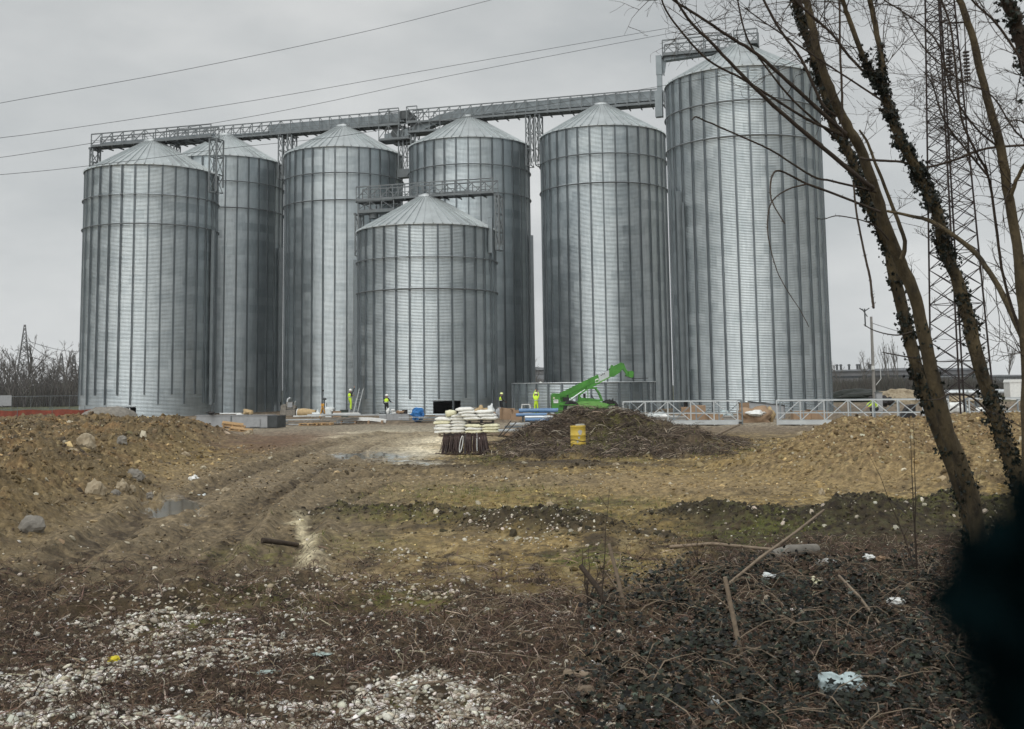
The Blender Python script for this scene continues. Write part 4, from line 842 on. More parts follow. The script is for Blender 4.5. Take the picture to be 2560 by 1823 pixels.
def stand(**k):
    J = dict(pelvis=(0, 0, .95), waist=(0, 0, 1.08), chest=(0, .0, 1.35), neck=(0, .02, 1.53), head=(0, .05, 1.66), crown=(0, .04, 1.78), shl=(-.19, 0, 1.42), shr=(.19, 0, 1.42),
             ell=(-.26, -.02, 1.14), elr=(.26, -.02, 1.14), wrl=(-.26, .1, .9), wrr=(.26, .1, .9), hipl=(-.1, 0, .9), hipr=(.1, 0, .9), knl=(-.12, .03, .5), knr=(.12, .03, .5),
             anl=(-.13, -.02, .08), anr=(.13, -.02, .08), toel=(-.15, .16, .04), toer=(.15, .16, .04)); J.update(k); return J
HV, NV = M['hivis'], M['navy']
x = (968 - 1284) / F * 97; person('worker in yellow vest and dark trousers standing behind grey blocks, back to camera', (x, 97, GZ), -.2, stand(elr=(.3, .12, 1.18), wrr=(.36, .34, 1.15), wrl=(-.2, .2, .95)), NV, NV, M['helmet'], HV)
x = (1252 - 1284) / F * 98; person('worker in dark clothes and yellow vest seen side on, right of the shortest silo', (x, 98, GZ), -1.2, stand(ell=(-.24, .1, 1.15), wrl=(-.16, .34, 1.1), elr=(.24, .1, 1.15), wrr=(.14, .34, 1.05), knr=(.1, .12, .5)), NV, NV, M['helmet_y'], HV)
x = (1340 - 1285) / F * 95.6; person('worker in yellow jacket reaching up against the low silo ring', (x, 95.6, GZ), -.1, stand(ell=(-.2, .15, 1.66), wrl=(-.06, .25, 1.95), elr=(.22, .16, 1.6), wrr=(.16, .3, 1.82), head=(0, .03, 1.66), pelvis=(0, 0, .93)), HV, HV, M['helmet_y'], HV)
x = (878 - 1285) / F * 99; y0 = 99.0
person('worker on the leaning ladder with one arm raised beside the shortest silo', (x, y0, GZ + .48), -.7, stand(elr=(.3, .1, 1.62), wrr=(.34, .18, 1.92), ell=(-.2, .22, 1.2), wrl=(-.05, .38, 1.25), knl=(-.12, .22, .58), anl=(-.12, .1, .2), toel=(-.12, .28, .2), waist=(0, .02, 1.08)), NV, HV, M['helmet'], HV)
x = (1356 - 1285) / F * 97.6
m = MB(); m.box((0, 0, 1.16), (1.8, .8, .06)); 
for sx in (-.85, .85):
    for sy in (-.36, .36): m.beam((sx, sy, 0), (sx, sy, 1.16), .06)
    m.beam((sx, -.36, .1), (sx, .36, 1.1), .04)
tr = thing('trestle', 'work trestle inside the low silo ring under the bending worker', 'trestle', (x, 98.4, GZ)); m.build('platform', M['steel'], tr)
person('worker bending over the top edge of the low silo ring, only upper body visible', (x, 98.35, GZ + 1.19), 2.9, stand(pelvis=(0, -.1, .86), waist=(0, .0, .98), chest=(0, .22, 1.17), neck=(0, .38, 1.28), head=(0, .48, 1.34), crown=(0, .56, 1.43), shl=(-.19, .24, 1.2), shr=(.19, .24, 1.2), ell=(-.24, .45, 1.12), elr=(.24, .45, 1.12), wrl=(-.12, .62, 1.2), wrr=(.12, .62, 1.2), hipl=(-.1, -.08, .82), hipr=(.1, -.08, .82), face=(0, .8, -.4)), NV, NV, M['helmet'], HV)
g_ = (2182 - 1290) / F * 75
person('worker in bright yellow jacket crouching behind the lying frame at right', (g_, 75, GZ + .05), 1.9, stand(pelvis=(0, -.25, .48), waist=(0, -.2, .62), chest=(0, .02, .88), neck=(0, .14, 1.03), head=(0, .2, 1.15), crown=(0, .2, 1.27), shl=(-.19, .04, .94), shr=(.19, .04, .94), ell=(-.22, .3, .8), elr=(.22, .3, .8), wrl=(-.12, .48, .66), wrr=(.12, .48, .66), hipl=(-.1, -.2, .45), hipr=(.1, -.2, .45), knl=(-.15, .2, .55), knr=(.15, .2, .55), anl=(-.14, .02, .1), anr=(.14, .02, .1), toel=(-.15, .2, .05), toer=(.15, .2, .05)), HV, NV, M['black'], HV)

# --- ladder
def ladder():
    t = thing('ladder', 'pale aluminium double ladder leaning against the shortest silo', 'ladder', (-13.95, 99.1, GZ)); 
    for dx, dy, h in ((0, 0, 2.35), (-.42, .0, 1.5)):
        m = MB(); lean = .55 if h > 2 else .38
        for o_ in (0, .42): m.beam((dx + o_ * .75, dy + o_ * .5, 0), (dx + o_ * .75 + lean, dy + o_ * .5 + .1, h), .05, .07)
        for i in range(1, int(h / .28)): f = i * .28 / h; m.beam((dx + lean * f, dy + .1 * f, h * f), (dx + .315 + lean * f, dy + .21 + .1 * f, h * f), .035)
        m.build('ladder_section', M['steel_pale'], t)
ladder()

# --- cement bags on pallets
def bag_mb(m, c, l, w, h, rz, seed, mi=0): m.blob(c, (l / 2, w / 2, h / 2), seed, .07, mi, 2, True, rz)
def one_bag(c, l, w, h, rz, seed, label, mt='bag'):
    bm = bmesh.new(); bmesh.ops.create_cube(bm, size=1); bmesh.ops.subdivide_edges(bm, edges=bm.edges[:], cuts=4, use_grid_fill=True); rr_ = random.Random(seed); ph = [rr_.uniform(0, 6) for _ in range(4)]
    for v in bm.verts:
        x, y, z = v.co * 2; k = (1 - .55 * abs(z) ** 2 * 0) ; e = max(abs(x), abs(y)); zz = z * (1 - .75 * e ** 4); v.co = (x * l / 2 * (1 - .06 * y * y), y * w / 2 * (1 - .05 * x * x), zz * h / 2 + .018 * math.sin(4 * x + ph[0]) * math.cos(3 * y + ph[1]))
    me = bpy.data.meshes.new('cement_bag'); bm.to_mesh(me); bm.free(); me.materials.append(M[mt]); me.polygons.foreach_set('use_smooth', [True] * len(me.polygons))
    o = bpy.data.objects.new('cement_bag', me); COL.objects.link(o); o.location = c; o.rotation_euler = (rr_.uniform(-.05, .05), rr_.uniform(-.05, .05), rz); return tag(o, label, 'bag', 'sacks stacked on the pallets')
def pallet(x, y, z, rz, label, tilt=(0, 0), mt='wood', grp='wooden pallets'):
    t = thing('pallet', label, 'pallet', (x, y, z), rz, grp); t.rotation_euler = (tilt[0], tilt[1], rz)
    m = MB(); [m.box((0, -.36 + .18 * i, .13), (1.2, .1, .022)) for i in range(5)]; m.build('deck_boards', M[mt], t)
    m = MB(); [m.box((sx, 0, .07), (.1, .8, .09)) for sx in (-.55, 0, .55)]; m.build('bearers', M[mt], t)
    m = MB(); [m.box((0, sy, .012), (1.2, .1, .022)) for sy in (-.35, 0, .35)]; m.build('bottom_boards', M[mt], t); return t
pallet(-3.0, 54.6, GZ + .02, .05, 'dark pallet under the left stack of white sacks', mt='stick'); pallet(-1.5, 54.2, GZ + .02, -.02, 'dark pallet under the yellowish sacks, right of the left stack', mt='stick')
pallet(-1.55, 54.2, GZ + .62, -.02, 'black pallet lying between yellowish sacks and the white sacks above', mt='black')
k = 0
where = ['back left', 'back right', 'front left', 'front right']
for lay in range(6):
    for q, (dx, dy) in enumerate(((-.38, .25), (.38, .25), (-.38, -.25), (.38, -.25))):
        if lay == 5 and q in (0, 2): continue
        k += 1; lv = ('bottom', 'second', 'third', 'fourth', 'fifth', 'top')[lay]
        one_bag((-3.0 + dx + random.uniform(-.06, .06), 54.6 + dy, GZ + .24 + lay * .145), .82, .52, .19, random.uniform(-.12, .12), k, f'white sack, {where[q]} of the {lv} layer in the left sack stack', 'bag_yellow' if (lay == 3 and q == 2) else 'bag')
for lay in range(3):
    for q, (dx, dy) in enumerate(((-.4, .25), (.4, .25), (-.4, -.25), (.4, -.25))):
        k += 1; lv = ('bottom', 'middle', 'upper')[lay]; one_bag((-1.5 + dx, 54.2 + dy, GZ + .23 + lay * .14), .84, .52, .18, random.uniform(-.08, .08), k, f'yellowish sack, {where[q]} of the {lv} layer below the black pallet', 'bag_yellow' if (q != 2 or lay != 1) else 'bag')
for lay in range(4):
    for q, (dx, dy) in enumerate(((-.4, .25), (.4, .25), (-.4, -.25), (.4, -.25))):
        if lay == 3 and q in (1, 3): continue
        k += 1; lv = ('bottom', 'second', 'third', 'top')[lay]; one_bag((-1.6 + dx + random.uniform(-.05, .05) - .1 * lay, 54.2 + dy, GZ + .86 + lay * .14), .84, .54, .19, random.uniform(-.15, .15), k, f'white sack, {where[q]} of the {lv} layer on the black pallet')
m = MB(); m.blob((0, 0, .0), (.26, .22, .17), 5, .2, sub=2); tag(m.build('crumpled_bag', M['bag_yellow'], None, (-2.95, 54.3, GZ + 1.1)), 'crumpled cream bag slumped on top of the left sack stack', 'bag')
# --- heap of hanging hoses / straps
def hoses():
    t = thing('hose_bundle', 'dark brown hoses and straps draped over a low rack in front of the sacks', 'hose bundle', (-1.72, 40.0, GZ), 0)
    m = MB(); m.beam((-.72, 0, .66), (.75, .05, .66), .1, .08)
    for sx in (-.65, 0, .65): m.beam((sx, -.25, 0), (sx, 0, .66), .06); m.beam((sx, .3, 0), (sx, 0, .66), .06)
    m.build('rack', M['black'], t); r_ = random.Random(3)
    m = MB(); w = MB()
    for i in range(120):
        x0 = r_.uniform(-.74, .76); fl = 1.0 + .12 * r_.random(); sp_ = r_.uniform(.1, .3); top = .68 + r_.uniform(-.03, .06); dep = r_.uniform(.02, .12); sd_ = x0 * .16 + r_.uniform(-.06, .06); rad = r_.uniform(.008, .02)
        pts = [(x0 + sd_, -sp_ - .08, dep), (x0 + sd_ * .6, -sp_, .25), (x0 + sd_ * .2, -.12, .55), (x0, 0, top), (x0 + .02, .12, .55), (x0 + sd_, sp_ + .1, dep)]
        (w if r_.random() < .02 else m).tube(pts, rad, 5)
    m.build('dark_hoses', M['brownhose'], t)
    for x0 in (-.12,):
        w.tube([(x0 + .045 * math.sin(a) + .05 * math.cos(a), -.36 + .03 * math.sin(2 * a), .36 + .28 * math.cos(a)) for a in np.linspace(0, 2 * PI, 20)], .016, 5, cap=False)
    w.build('white_hoses', M['white'], t)
    m = MB()
    for a0 in range(3): m.tube([((.95 + .1 * a0) * math.cos(a) * .9, -.1 + (.5 + .06 * a0) * math.sin(a), .02 + .015 * a0) for a in np.linspace(PI * .9, 2.0 * PI, 18)], .014, 5)
    m.build('hose_on_ground', M['brownhose'], t)
hoses()
# --- planks and bars right of the sacks
PL = [(-.35, 53.2, .25, .1, 2.3, 'stick'), (-.15, 53.5, .12, .24, 2.0, 'steel_pale'), (.1, 53.9, .02, .38, 1.9, 'steel'), (-.1, 52.8, -.06, .06, 1.7, 'card'), (.2, 54.3, .1, .5, 1.6, 'steel_pale')]
for i, (x, y, a, z, l, mt) in enumerate(PL):
    m = MB(); m.box((0, 0, 0), (l, .22, .06)); m.box((0, .1, .04), (l, .02, .06)); o = m.build('plank', M[mt], None, (x + .4, y, GZ + z + .04), a)
    tag(o, ['brown board lowest on the ground right of the sacks', 'pale metal plank sticking out right of the yellowish sacks', 'grey metal plank in the middle of the loose planks', 'tan board at the front foot of the loose planks', 'topmost pale plank of the loose planks right of sacks'][i], 'plank', 'loose planks beside the sacks')
for i, (a, b) in enumerate((((-.75, 52.6, 0), (-.15, 52.8, .75)), ((-.62, 52.6, .0), (.1, 52.9, .68)))):
    m = MB(); m.beam((0, 0, 0), tuple(np.subtract(b, a)), .035); tag(m.build('rod', M['black'], None, (a[0], a[1], GZ)), ['steeper thin black rod leaning on the planks right of the sacks', 'flatter thin black rod leaning on the planks right of the sacks'][i], 'rod')
# --- yellow barrel
def barrel():
    x, y, z = on_ground(1446, 1133); z = gh(x, y); t = thing('barrel', 'battered yellow barrel standing in front of the brush pile', 'barrel', (x, y, z - .02))
    m = MB(); prof = [(.262, 0), (.27, .02), (.262, .04), (.262, .28), (.278, .3), (.262, .32), (.262, .56), (.278, .58), (.262, .6), (.262, .86), (.274, .88), (.27, .9), (.25, .9), (.25, .87), (.005, .87)]; n = 36; vs = []
    for r_, h_ in prof:
        for k_ in range(n): a = 2 * PI * k_ / n; dnt = 1 - .03 * math.exp(-((a - 4.2) / .4) ** 2 - ((h_ - .7) / .15) ** 2) + .006 * math.sin(3 * a + h_ * 5); vs.append((r_ * dnt * math.cos(a), r_ * dnt * math.sin(a), h_))
    m.add(vs, [(i * n + k_, i * n + (k_ + 1) % n, (i + 1) * n + (k_ + 1) % n, (i + 1) * n + k_) for i in range(len(prof) - 1) for k_ in range(n)], 0, True); m.build('drum', M['barrel'], t)
    m = MB(); m.beam((-.06, -.1, .93), (.2, .02, .94), .12, .05); m.build('lid_scrap', M['barrel_grey'], t)
    m = MB(); m.tube([(.268 * math.cos(a), .268 * math.sin(a), .40 + .03 * math.sin(a * 2)) for a in np.linspace(PI, 2 * PI, 18)], .012, 5); m.build('strap', M['brownhose'], t)
    for a, zz, s_ in ((-1.35, .68, .07), (-1.5, .5, .035), (-1.05, .18, .06), (-1.7, .36, .03)):
        m = MB(); n_ = 12; vs = []
        for k_ in range(n_): b = 2 * PI * k_ / n_; aa = a + s_ * (1 + .3 * math.sin(3 * b)) * math.cos(b) / .27; vs.append((.272 * math.cos(aa), .272 * math.sin(aa), zz + 1.3 * s_ * math.sin(b)))
        m.add(vs, [tuple(range(n_))]); m.build('worn_patch', M['barrel_grey'], t)
barrel()
# --- logs and debris around the brush pile
def log(pts, r_, label, mt='stick', name='log', cat='log', grp=None, n=8):
    m = MB(); k_ = len(pts); c = pts[0]; m.tube([tuple(np.subtract(p, c)) for p in pts], [r_ * (1 - .25 * i / k_) for i in range(k_)], n); o = m.build(name, M[mt], None, c); return tag(o, label, cat, grp)
def gpt(px, py, dz=0): x, y, z = on_ground(px, py); return (x, y, z + dz)
log([gpt(1540, 1092, .25), gpt(1590, 1088, .42), gpt(1625, 1092, .36), gpt(1665, 1096, .28)], .11, 'pale peeled log lying across the brush pile right of the barrel', 'rock')
log([gpt(1300, 1075, .15), gpt(1350, 1066, .2)], .05, 'short pale branch at the left foot of the brush pile', 'rock')
log([gpt(1780, 1100, .1), gpt(1830, 1088, .3), gpt(1850, 1080, .35)], .06, 'crooked brown branch sticking up at the right end of the brush pile')
log([gpt(655, 1373, .04), gpt(700, 1367, .07), gpt(745, 1362, .05)], .04, 'dark root lying left of the pale streak on the mud', 'bark_dark')
# --- grey trough and pallets at the left
def trough():
    t = thing('steel_trough', 'long grey sheet steel trough behind the left dirt heap', 'trough', (-17.3, 71.3, GZ), math.atan2(-1.7, 4.4))
    m = MB(); m.box((0, 0, .42), (5.2, 1.0, .76)); m.box((0, -.52, .8), (5.25, .05, .05)); m.build('body', M['block'], t)
    m = MB(); m.box((2.95, .0, .40), (.68, .96, .72)); m.build('end_section', M['steel_dark'], t)
    m = MB(); m.box((1.75, -.53, .32), (.72, .06, .46)); m.build('side_hatch', M['block'], t)
    m = MB(); m.box((0, -.52, .42), (.08, .04, .76)); m.build('edge_strip', M['steel'], t)
trough()
for i, (px, dz, w_, mt, lab) in enumerate(((548, .86, .3, 'black', 'crumpled black bag on the grey trough'), (630, .86, .45, 'canvas', 'heap of tan rags on the right end of the grey trough'))):
    g = G(px, 1068); m = MB(); m.blob((0, 0, .1), (w_ * .7, w_ * .5, w_ * .35), i + 9, .3); m.blob((w_ * .5, 0, .08), (w_ * .5, w_ * .4, w_ * .28), i + 12, .3); tag(m.build('rag_heap', M[mt], None, (g[0], 71.2 - .1, GZ + dz)), lab, 'rags')
m = MB(); m.box((0, 0, 0), (1.5, .16, .06)); m.box((.7, -.1, -.06), (.4, .3, .04)); tag(m.build('plank', M['white'], None, (-17.6, 71.2, GZ + .9), -.3), 'white board lying on top of the grey trough', 'plank')
pallet(-16.2, 66.3, GZ + .15, .1, 'upper broken pallet leaning on the right end of the left heap', (.12, .1)); pallet(-15.5, 65.0, GZ + .03, .0, 'lower broken pallet half buried at the right end of the left heap', (.05, .12)); pallet(-16.3, 66.35, GZ + .3, .22, 'topmost pallet of the pile at the right end of the left heap', (.12, .14))
# --- steel profiles in piles
def profile(kind, l, w=.16):
    m = MB()
    if kind == 'channel': m.box((0, 0, 0), (l, w, .012)); m.box((0, w / 2, .03), (l, .012, .07)); m.box((0, -w / 2, .03), (l, .012, .07))
    elif kind == 'sheet':
        n = 9
        for i in range(n): m.box((0, (i - n / 2) * .075, .012 * (i % 2)), (l, .078, .01))
    elif kind == 'curved':
        pts = [(l * (i / 12 - .5), 0, .16 * (1 - (2 * i / 12 - 1) ** 2)) for i in range(13)]
        for a, b in zip(pts[:-1], pts[1:]): m.beam(a, b, .8, .02); 
        for a, b in zip(pts[:-1], pts[1:]): m.beam((a[0], -.4, a[2] - .09), (b[0], -.4, b[2] - .09), .02, .2)
    return m
adj = ['bright', 'dull', 'long', 'short', 'narrow', 'bent', 'thin', 'stained']
PR = [  # px, dist, length, angle, dz, kind, material, label
 (735, 77, 3.4, .05, .28, 'channel', 'steel_pale', 'long channel at the left end of the steel pile'), (690, 76, 1.6, .1, .22, 'channel', 'steel', 'short grey channel, leftmost piece of the steel pile'),
 (800, 78, 3.6, .16, .50, 'channel', 'white', 'bright white profile slanting over the left of the steel pile'), (770, 76.2, 2.9, .0, .16, 'sheet', 'steel', 'flat grey sheet under the slanting white profile'),
 (722, 74.6, 1.0, -.4, .05, 'channel', 'steel', 'short angle iron on the gravel before the steel pile'), (735, 74.4, .9, -.5, .05, 'channel', 'steel_pale', 'second short angle iron beside the first before the steel pile'),
 (815, 75.6, 1.8, -.3, .3, 'sheet', 'casing', 'corrugated grey sheet in the middle of the steel pile'), (850, 75, 2.0, -.15, .12, 'sheet', 'casing', 'stack of ribbed grey sheets at the front of the steel pile'),
 (852, 76.5, 2.4, -.05, .38, 'sheet', 'steel', 'ribbed sheet on top of the right half of the steel pile'), (835, 78, 3.6, 0, .58, 'channel', 'steel_pale', 'pale channel along the back of the steel pile'),
 (865, 79, 1.8, .02, .62, 'channel', 'white', 'white strip at the back of the steel pile near the ladder'), (905, 77, 3.3, 0, .22, 'curved', 'white', 'wide white curved panel at the right end of the steel pile'),
 (900, 80, 3.6, .0, .46, 'channel', 'steel_pale', 'pale channel behind the curved white panel'), (905, 77.5, 3.0, .0, .06, 'channel', 'card', 'brown timber under the curved white panel'),
 (1035, 78, 2.0, -.15, .34, 'sheet', 'steel_pale', 'pale sheet under the blue tarp'), (1045, 77.5, 2.0, -.25, .14, 'sheet', 'steel', 'grey sheet stack under the pale sheet by the blue tarp'),
 (1085, 77, 2.2, .25, .12, 'channel', 'steel', 'dark channel slanting up toward the dark base opening'), (1090, 77.6, 2.4, .2, .26, 'channel', 'casing', 'grey channel above the dark channel before the base opening'),
 (1150, 79, 3.4, .02, .42, 'channel', 'steel_pale', 'pale channel behind the left stack of sacks'), (1110, 78.5, 3.2, .05, .32, 'sheet', 'casing', 'grey sheet behind the black cable coil'),
 (1195, 80, 1.6, -.03, .4, 'channel', 'white', 'white profile just above the white sacks, right side')]
for px, Y, l, a, dz, kd, mt, lab in PR:
    x = P(px, 1040, Y)[0]; o = profile(kd, l).build('steel_profile', M[mt], None, (x, Y, GZ + dz), a); tag(o, lab, 'steel profile', 'loose steel profiles before the silos')
m = MB(); [m.box((sx, 0, .1), (.12, .7, .2)) for sx in (-1.2, -.3, .6, 1.5)]; tag(m.build('support_timbers', M['card'], None, (P(900, 1050, 76.6)[0], 76.6, GZ)), 'brown timbers carrying the curved white panel', 'timbers')
pallet(P(772, 1050, 73.8)[0], 73.8, GZ + .02, .05, 'left orange brown pallet on the gravel before the steel pile'); pallet(P(808, 1050, 74)[0], 74.0, GZ + .02, -.1, 'right orange brown pallet on the gravel before the steel pile')
# concrete blocks with rubbish
for i in range(4):
    m = MB(); m.box((0, 0, .22), (.50 + .03 * (i % 2), .55, .44)); m.box((0, -.279, .4), (.46, .006, .03)); o = m.build('concrete_block', M['block'], None, (P(958 + 18.5 * i, 1040, 82)[0], 82, GZ + .05), 0)
    tag(o, ['leftmost of four grey blocks below the worker in yellow vest', 'second from left of the four grey blocks', 'third from left of the four grey blocks', 'rightmost of the four grey blocks, under the dark box'][i], 'block', 'row of grey blocks')
for i, (px, dz, r_, mt, lab) in enumerate(((957, .5, (.28, .2, .1), 'steel', 'grey scrap heap on the leftmost grey block'), (969, .62, (.14, .1, .2), 'white', 'upright white plastic piece on the grey blocks'), (984, .52, (.2, .15, .08), 'white', 'flat white plastic piece on the grey blocks'), (1000, .55, (.3, .2, .12), 'card', 'brown crumpled paper on the grey blocks'), (981, .7, (.15, .1, .1), 'white', 'white crumpled bag beside the worker in yellow vest'))):
    m = MB(); m.blob((0, 0, .05), r_, i + 31, .35); tag(m.build('scrap_piece', M[mt], None, (P(px, 1040, 82)[0], 82.05, GZ + dz)), lab, 'scrap')
m = MB(); m.box((0, 0, .14), (.36, .34, .28)); m.box((0, 0, .285), (.38, .36, .02)); tag(m.build('dark_crate', M['black'], None, (P(1012, 1040, 82)[0], 82.1, GZ + .5)), 'small black box on the rightmost grey block', 'box')
# blue tarp, black cable coil
m = MB(); m.blob((0, 0, .18), (.5, .4, .38), 3, .28, sub=3, smooth=False); tag(m.build('blue_tarp', M['blue'], None, (P(1044, 1040, 79)[0], 79, GZ + .32)), 'crumpled bright blue tarp left of the dark base opening', 'tarp')
m = MB(); r_ = random.Random(8)
for i in range(26): m.tube([(.5 * math.cos(a) * r_.uniform(.8, 1.1) + r_.uniform(-.1, .1), .35 * math.sin(a), .12 + .16 * r_.random() + .05 * math.sin(a * 3)) for a in np.linspace(0, 2 * PI, 14)], .025, 5, cap=False)
tag(m.build('cable_coil', M['black'], None, (P(1116, 1045, 75)[0], 75, GZ)), 'tangled coil of black cable just left of the sacks', 'cable coil')
# machine, rolled tarp, tools left centre
t = thing('site_generator', 'grey brown engine block machine against the tall silo near the sky slit', 'machine', (P(721, 1036, 100)[0], 100, GZ), 0); m = MB()
m.box((0, 0, .35), (1.3, .8, .5)); m.box((.15, -.1, .95), (.55, .5, .6)); m.cyl((-.35, 0, .8), .28, .7, 14, axis='Y'); m.cyl((.5, 0, .8), .18, .7, 12, axis='Y'); m.build('engine', M['rock_grey'], t)
m = MB(); m.box((.2, -.37, 1.0), (.42, .03, .42)); m.build('side_panel', M['block'], t); m = MB(); m.tube([(-.1, 0, 1.2), (-.05, 0, 1.5), (.15, 0, 1.62)], .09, 8); m.tube([(.5, 0, .9), (.62, 0, 1.35)], .05, 8); m.build('exhaust', M['steel_pale'], t)
m = MB(); [m.box((sx, 0, .05), (.2, .9, .1)) for sx in (-.5, .5)]; m.build('skids', M['black'], t)
t = thing('rolled_canvas', 'tan canvas roll with a white rim lying before the tall silo', 'canvas roll', (P(768, 1036, 97)[0], 97, GZ), -.25); m = MB()
m.tube([(-.8, 0, .36), (-.3, 0, .38), (.2, .02, .35), (.75, .05, .3)], [.34, .36, .33, .26], 18); m.build('roll', M['canvas'], t); m = MB(); m.tube([(-.82, .33 * math.cos(a), .36 + .33 * math.sin(a)) for a in np.linspace(0, 2 * PI, 20)], .04, 6, cap=False); m.build('white_rim', M['white'], t)
m = MB(); m.blob((0, 0, .2), (.4, .3, .28), 4, .3); tag(m.build('plastic_bag', M['plastic'], None, (P(794, 1036, 96)[0], 96, GZ)), 'grey crumpled plastic sack right of the canvas roll', 'bag')
t = thing('tripod_tool', 'orange yellow tripod tool standing right of the canvas roll', 'tool', (P(806, 1036, 96)[0], 96, GZ)); m = MB()
for a in (0, 2.1, 4.2): m.beam((.35 * math.cos(a), .3 * math.sin(a), 0), (0, 0, .95), .07)
m.build('legs', M['orange_tool'], t); m = MB(); m.box((.02, 0, 1.02), (.24, .2, .22)); m.build('head', M['orange_tool'], t)
t = thing('stand_drill', 'thin dark standing drill with a pointed top before the tall silo', 'drill', (P(811, 1036, 97)[0], 97, GZ)); m = MB(); m.cyl((0, 0, .75), .05, 1.5, 8); m.box((0, 0, 1.5), (.32, .15, .16)); m.cyl((.18, 0, .9), .03, .5, 6); m.build('column', M['steel_dark'], t); m = MB(); m.cyl((-.12, 0, 1.85), .015, .6, 6); m.box((-.12, 0, 2.2), (.14, .05, .14)); m.build('tip', M['black'], t)
m = MB(); m.box((0, 0, .3), (.62, .6, .6)); m.blob((0, 0, .65), (.35, .3, .2), 6, .25); tag(m.build('wrapped_parcel', M['plastic'], None, (P(824, 1036, 96)[0], 96, GZ)), 'tall plastic wrapped parcel beside the drill', 'parcel')
def carton(px, Y, w, d, h, label, rz=0, dz=0, mt='card', flap=True):
    m = MB(); m.box((0, 0, h / 2), (w, d, h)); t = thing('cardboard_box', label, 'box', (P(px, 1036, Y)[0], Y, GZ + dz), rz, 'cardboard boxes on the yard'); m.build('carton', M[mt], t)
    if flap:
        q = MB(); q.box((0, 0, h + .006), (.06, d * .98, .006)); q.build('tape', M['canvas'], t); q = MB(); q.beam((-w / 2, -d / 2, h), (-w / 2 - .12, -d / 2 - .05, h + .08), d * .01 + .02); q.prism([(-w / 2, h), (-w / 2 - .1, h + .07), (-w / 2 - .1, h + .085), (-w / 2, h + .015)], -d / 2, d / 2); q.build('flap', M[mt], t)
carton(842, 96, .8, .6, .48, 'brown carton left of the dark green crate, before the ladder')
t = thing('green_crate', 'dark green crate between the brown carton and the ladder', 'crate', (P(861, 1036, 96)[0], 96, GZ)); m = MB(); m.box((0, 0, .27), (.6, .5, .54)); m.build('crate', mat('dark_green_plastic', (.04, .06, .05), .5), t); m = MB(); m.box((0, 0, .57), (.66, .56, .06)); m.build('rim', M['steel_dark'], t)
carton(1258, 82, .5, .6, .8, 'tall brown carton, leftmost of the cartons right of the sacks'); carton(1273, 81.5, .85, .7, .78, 'wide brown carton with pale label in the middle of the group'); carton(1292, 80, .85, .7, .4, 'flat orange brown carton at the right front of the group', .05); carton(1293, 80.4, .7, .5, .25, 'open orange carton lying on the flat carton', .25, .42)
for i, (px, Y, r_, mt, lab) in enumerate(((1188, 92, (.4, .3, .35), 'rock_grey', 'left of two brown plastic wrapped bundles under the dark silo wall'), (1203, 92, (.5, .35, .42), 'canvas', 'right of two brown plastic wrapped bundles under the dark silo wall'), (1228, 91, (.28, .25, .5), 'plastic', 'upright pale plastic bundle left of the cartons'), (1240, 88, (.3, .25, .22), 'card', 'small brown heap between pale bundle and cartons'), (1247, 86, (.2, .2, .4), 'block', 'upright grey roll at the left side of the cartons'))):
    m = MB(); m.blob((0, 0, r_[2] * .8), r_, i + 50, .22, sub=3); tag(m.build('wrapped_bundle', M[mt], None, (P(px, 1036, Y)[0], Y, GZ)), lab, 'bundle')
t = thing('white_frame', 'small white folding frame beside the reaching worker', 'frame', (P(1315, 1036, 88)[0], 88, GZ)); m = MB(); tube_frame(m, [(-.35, 0, .3), (.35, 0, .3), (.3, 0, .95), (-.3, 0, .95), (-.35, 0, .3)], .06); m.beam((.3, 0, .95), (.42, .3, .1), .06); m.box((0, 0, .32), (.9, .5, .1)); m.build('frame', M['white'], t)
# blue pipes
bl = ['top left', 'top right', 'middle left', 'middle right', 'lowest']
for i, (px, py_, l, dz, mt) in enumerate(((1333, 0, 1.9, .62, 'bluepipe'), (1372, 0, 1.2, .62, 'bluepipe'), (1328, 0, 2.0, .36, 'bluepipe'), (1350, 0, 2.0, .2, 'steel_pale'), (1345, 0, 1.7, .04, 'bluepipe'))):
    m = MB(); m.cyl((0, 0, .1), .14 if i < 2 else .11, l, 14, axis='X'); m.cyl((l / 2 - .02, 0, .1), .155 if i < 2 else .12, .08, 14, axis='X'); o = m.build('pipe', M[mt], None, (P(px, 1040, 76 - i * .3)[0], 76 - i * .3, GZ + dz), .02)
    tag(o, f'{bl[i]} pale blue pipe in the bundle behind the brush pile', 'pipe', 'blue pipes behind the brush pile')
m = MB(); [m.box((sx, 0, .18), (.12, .9, .36)) for sx in (-1, 0, 1)]; tag(m.build('pipe_bearers', M['steel_dark'], None, (P(1345, 1040, 75.5)[0], 75.6, GZ)), 'dark bearers under the blue pipes', 'bearers')
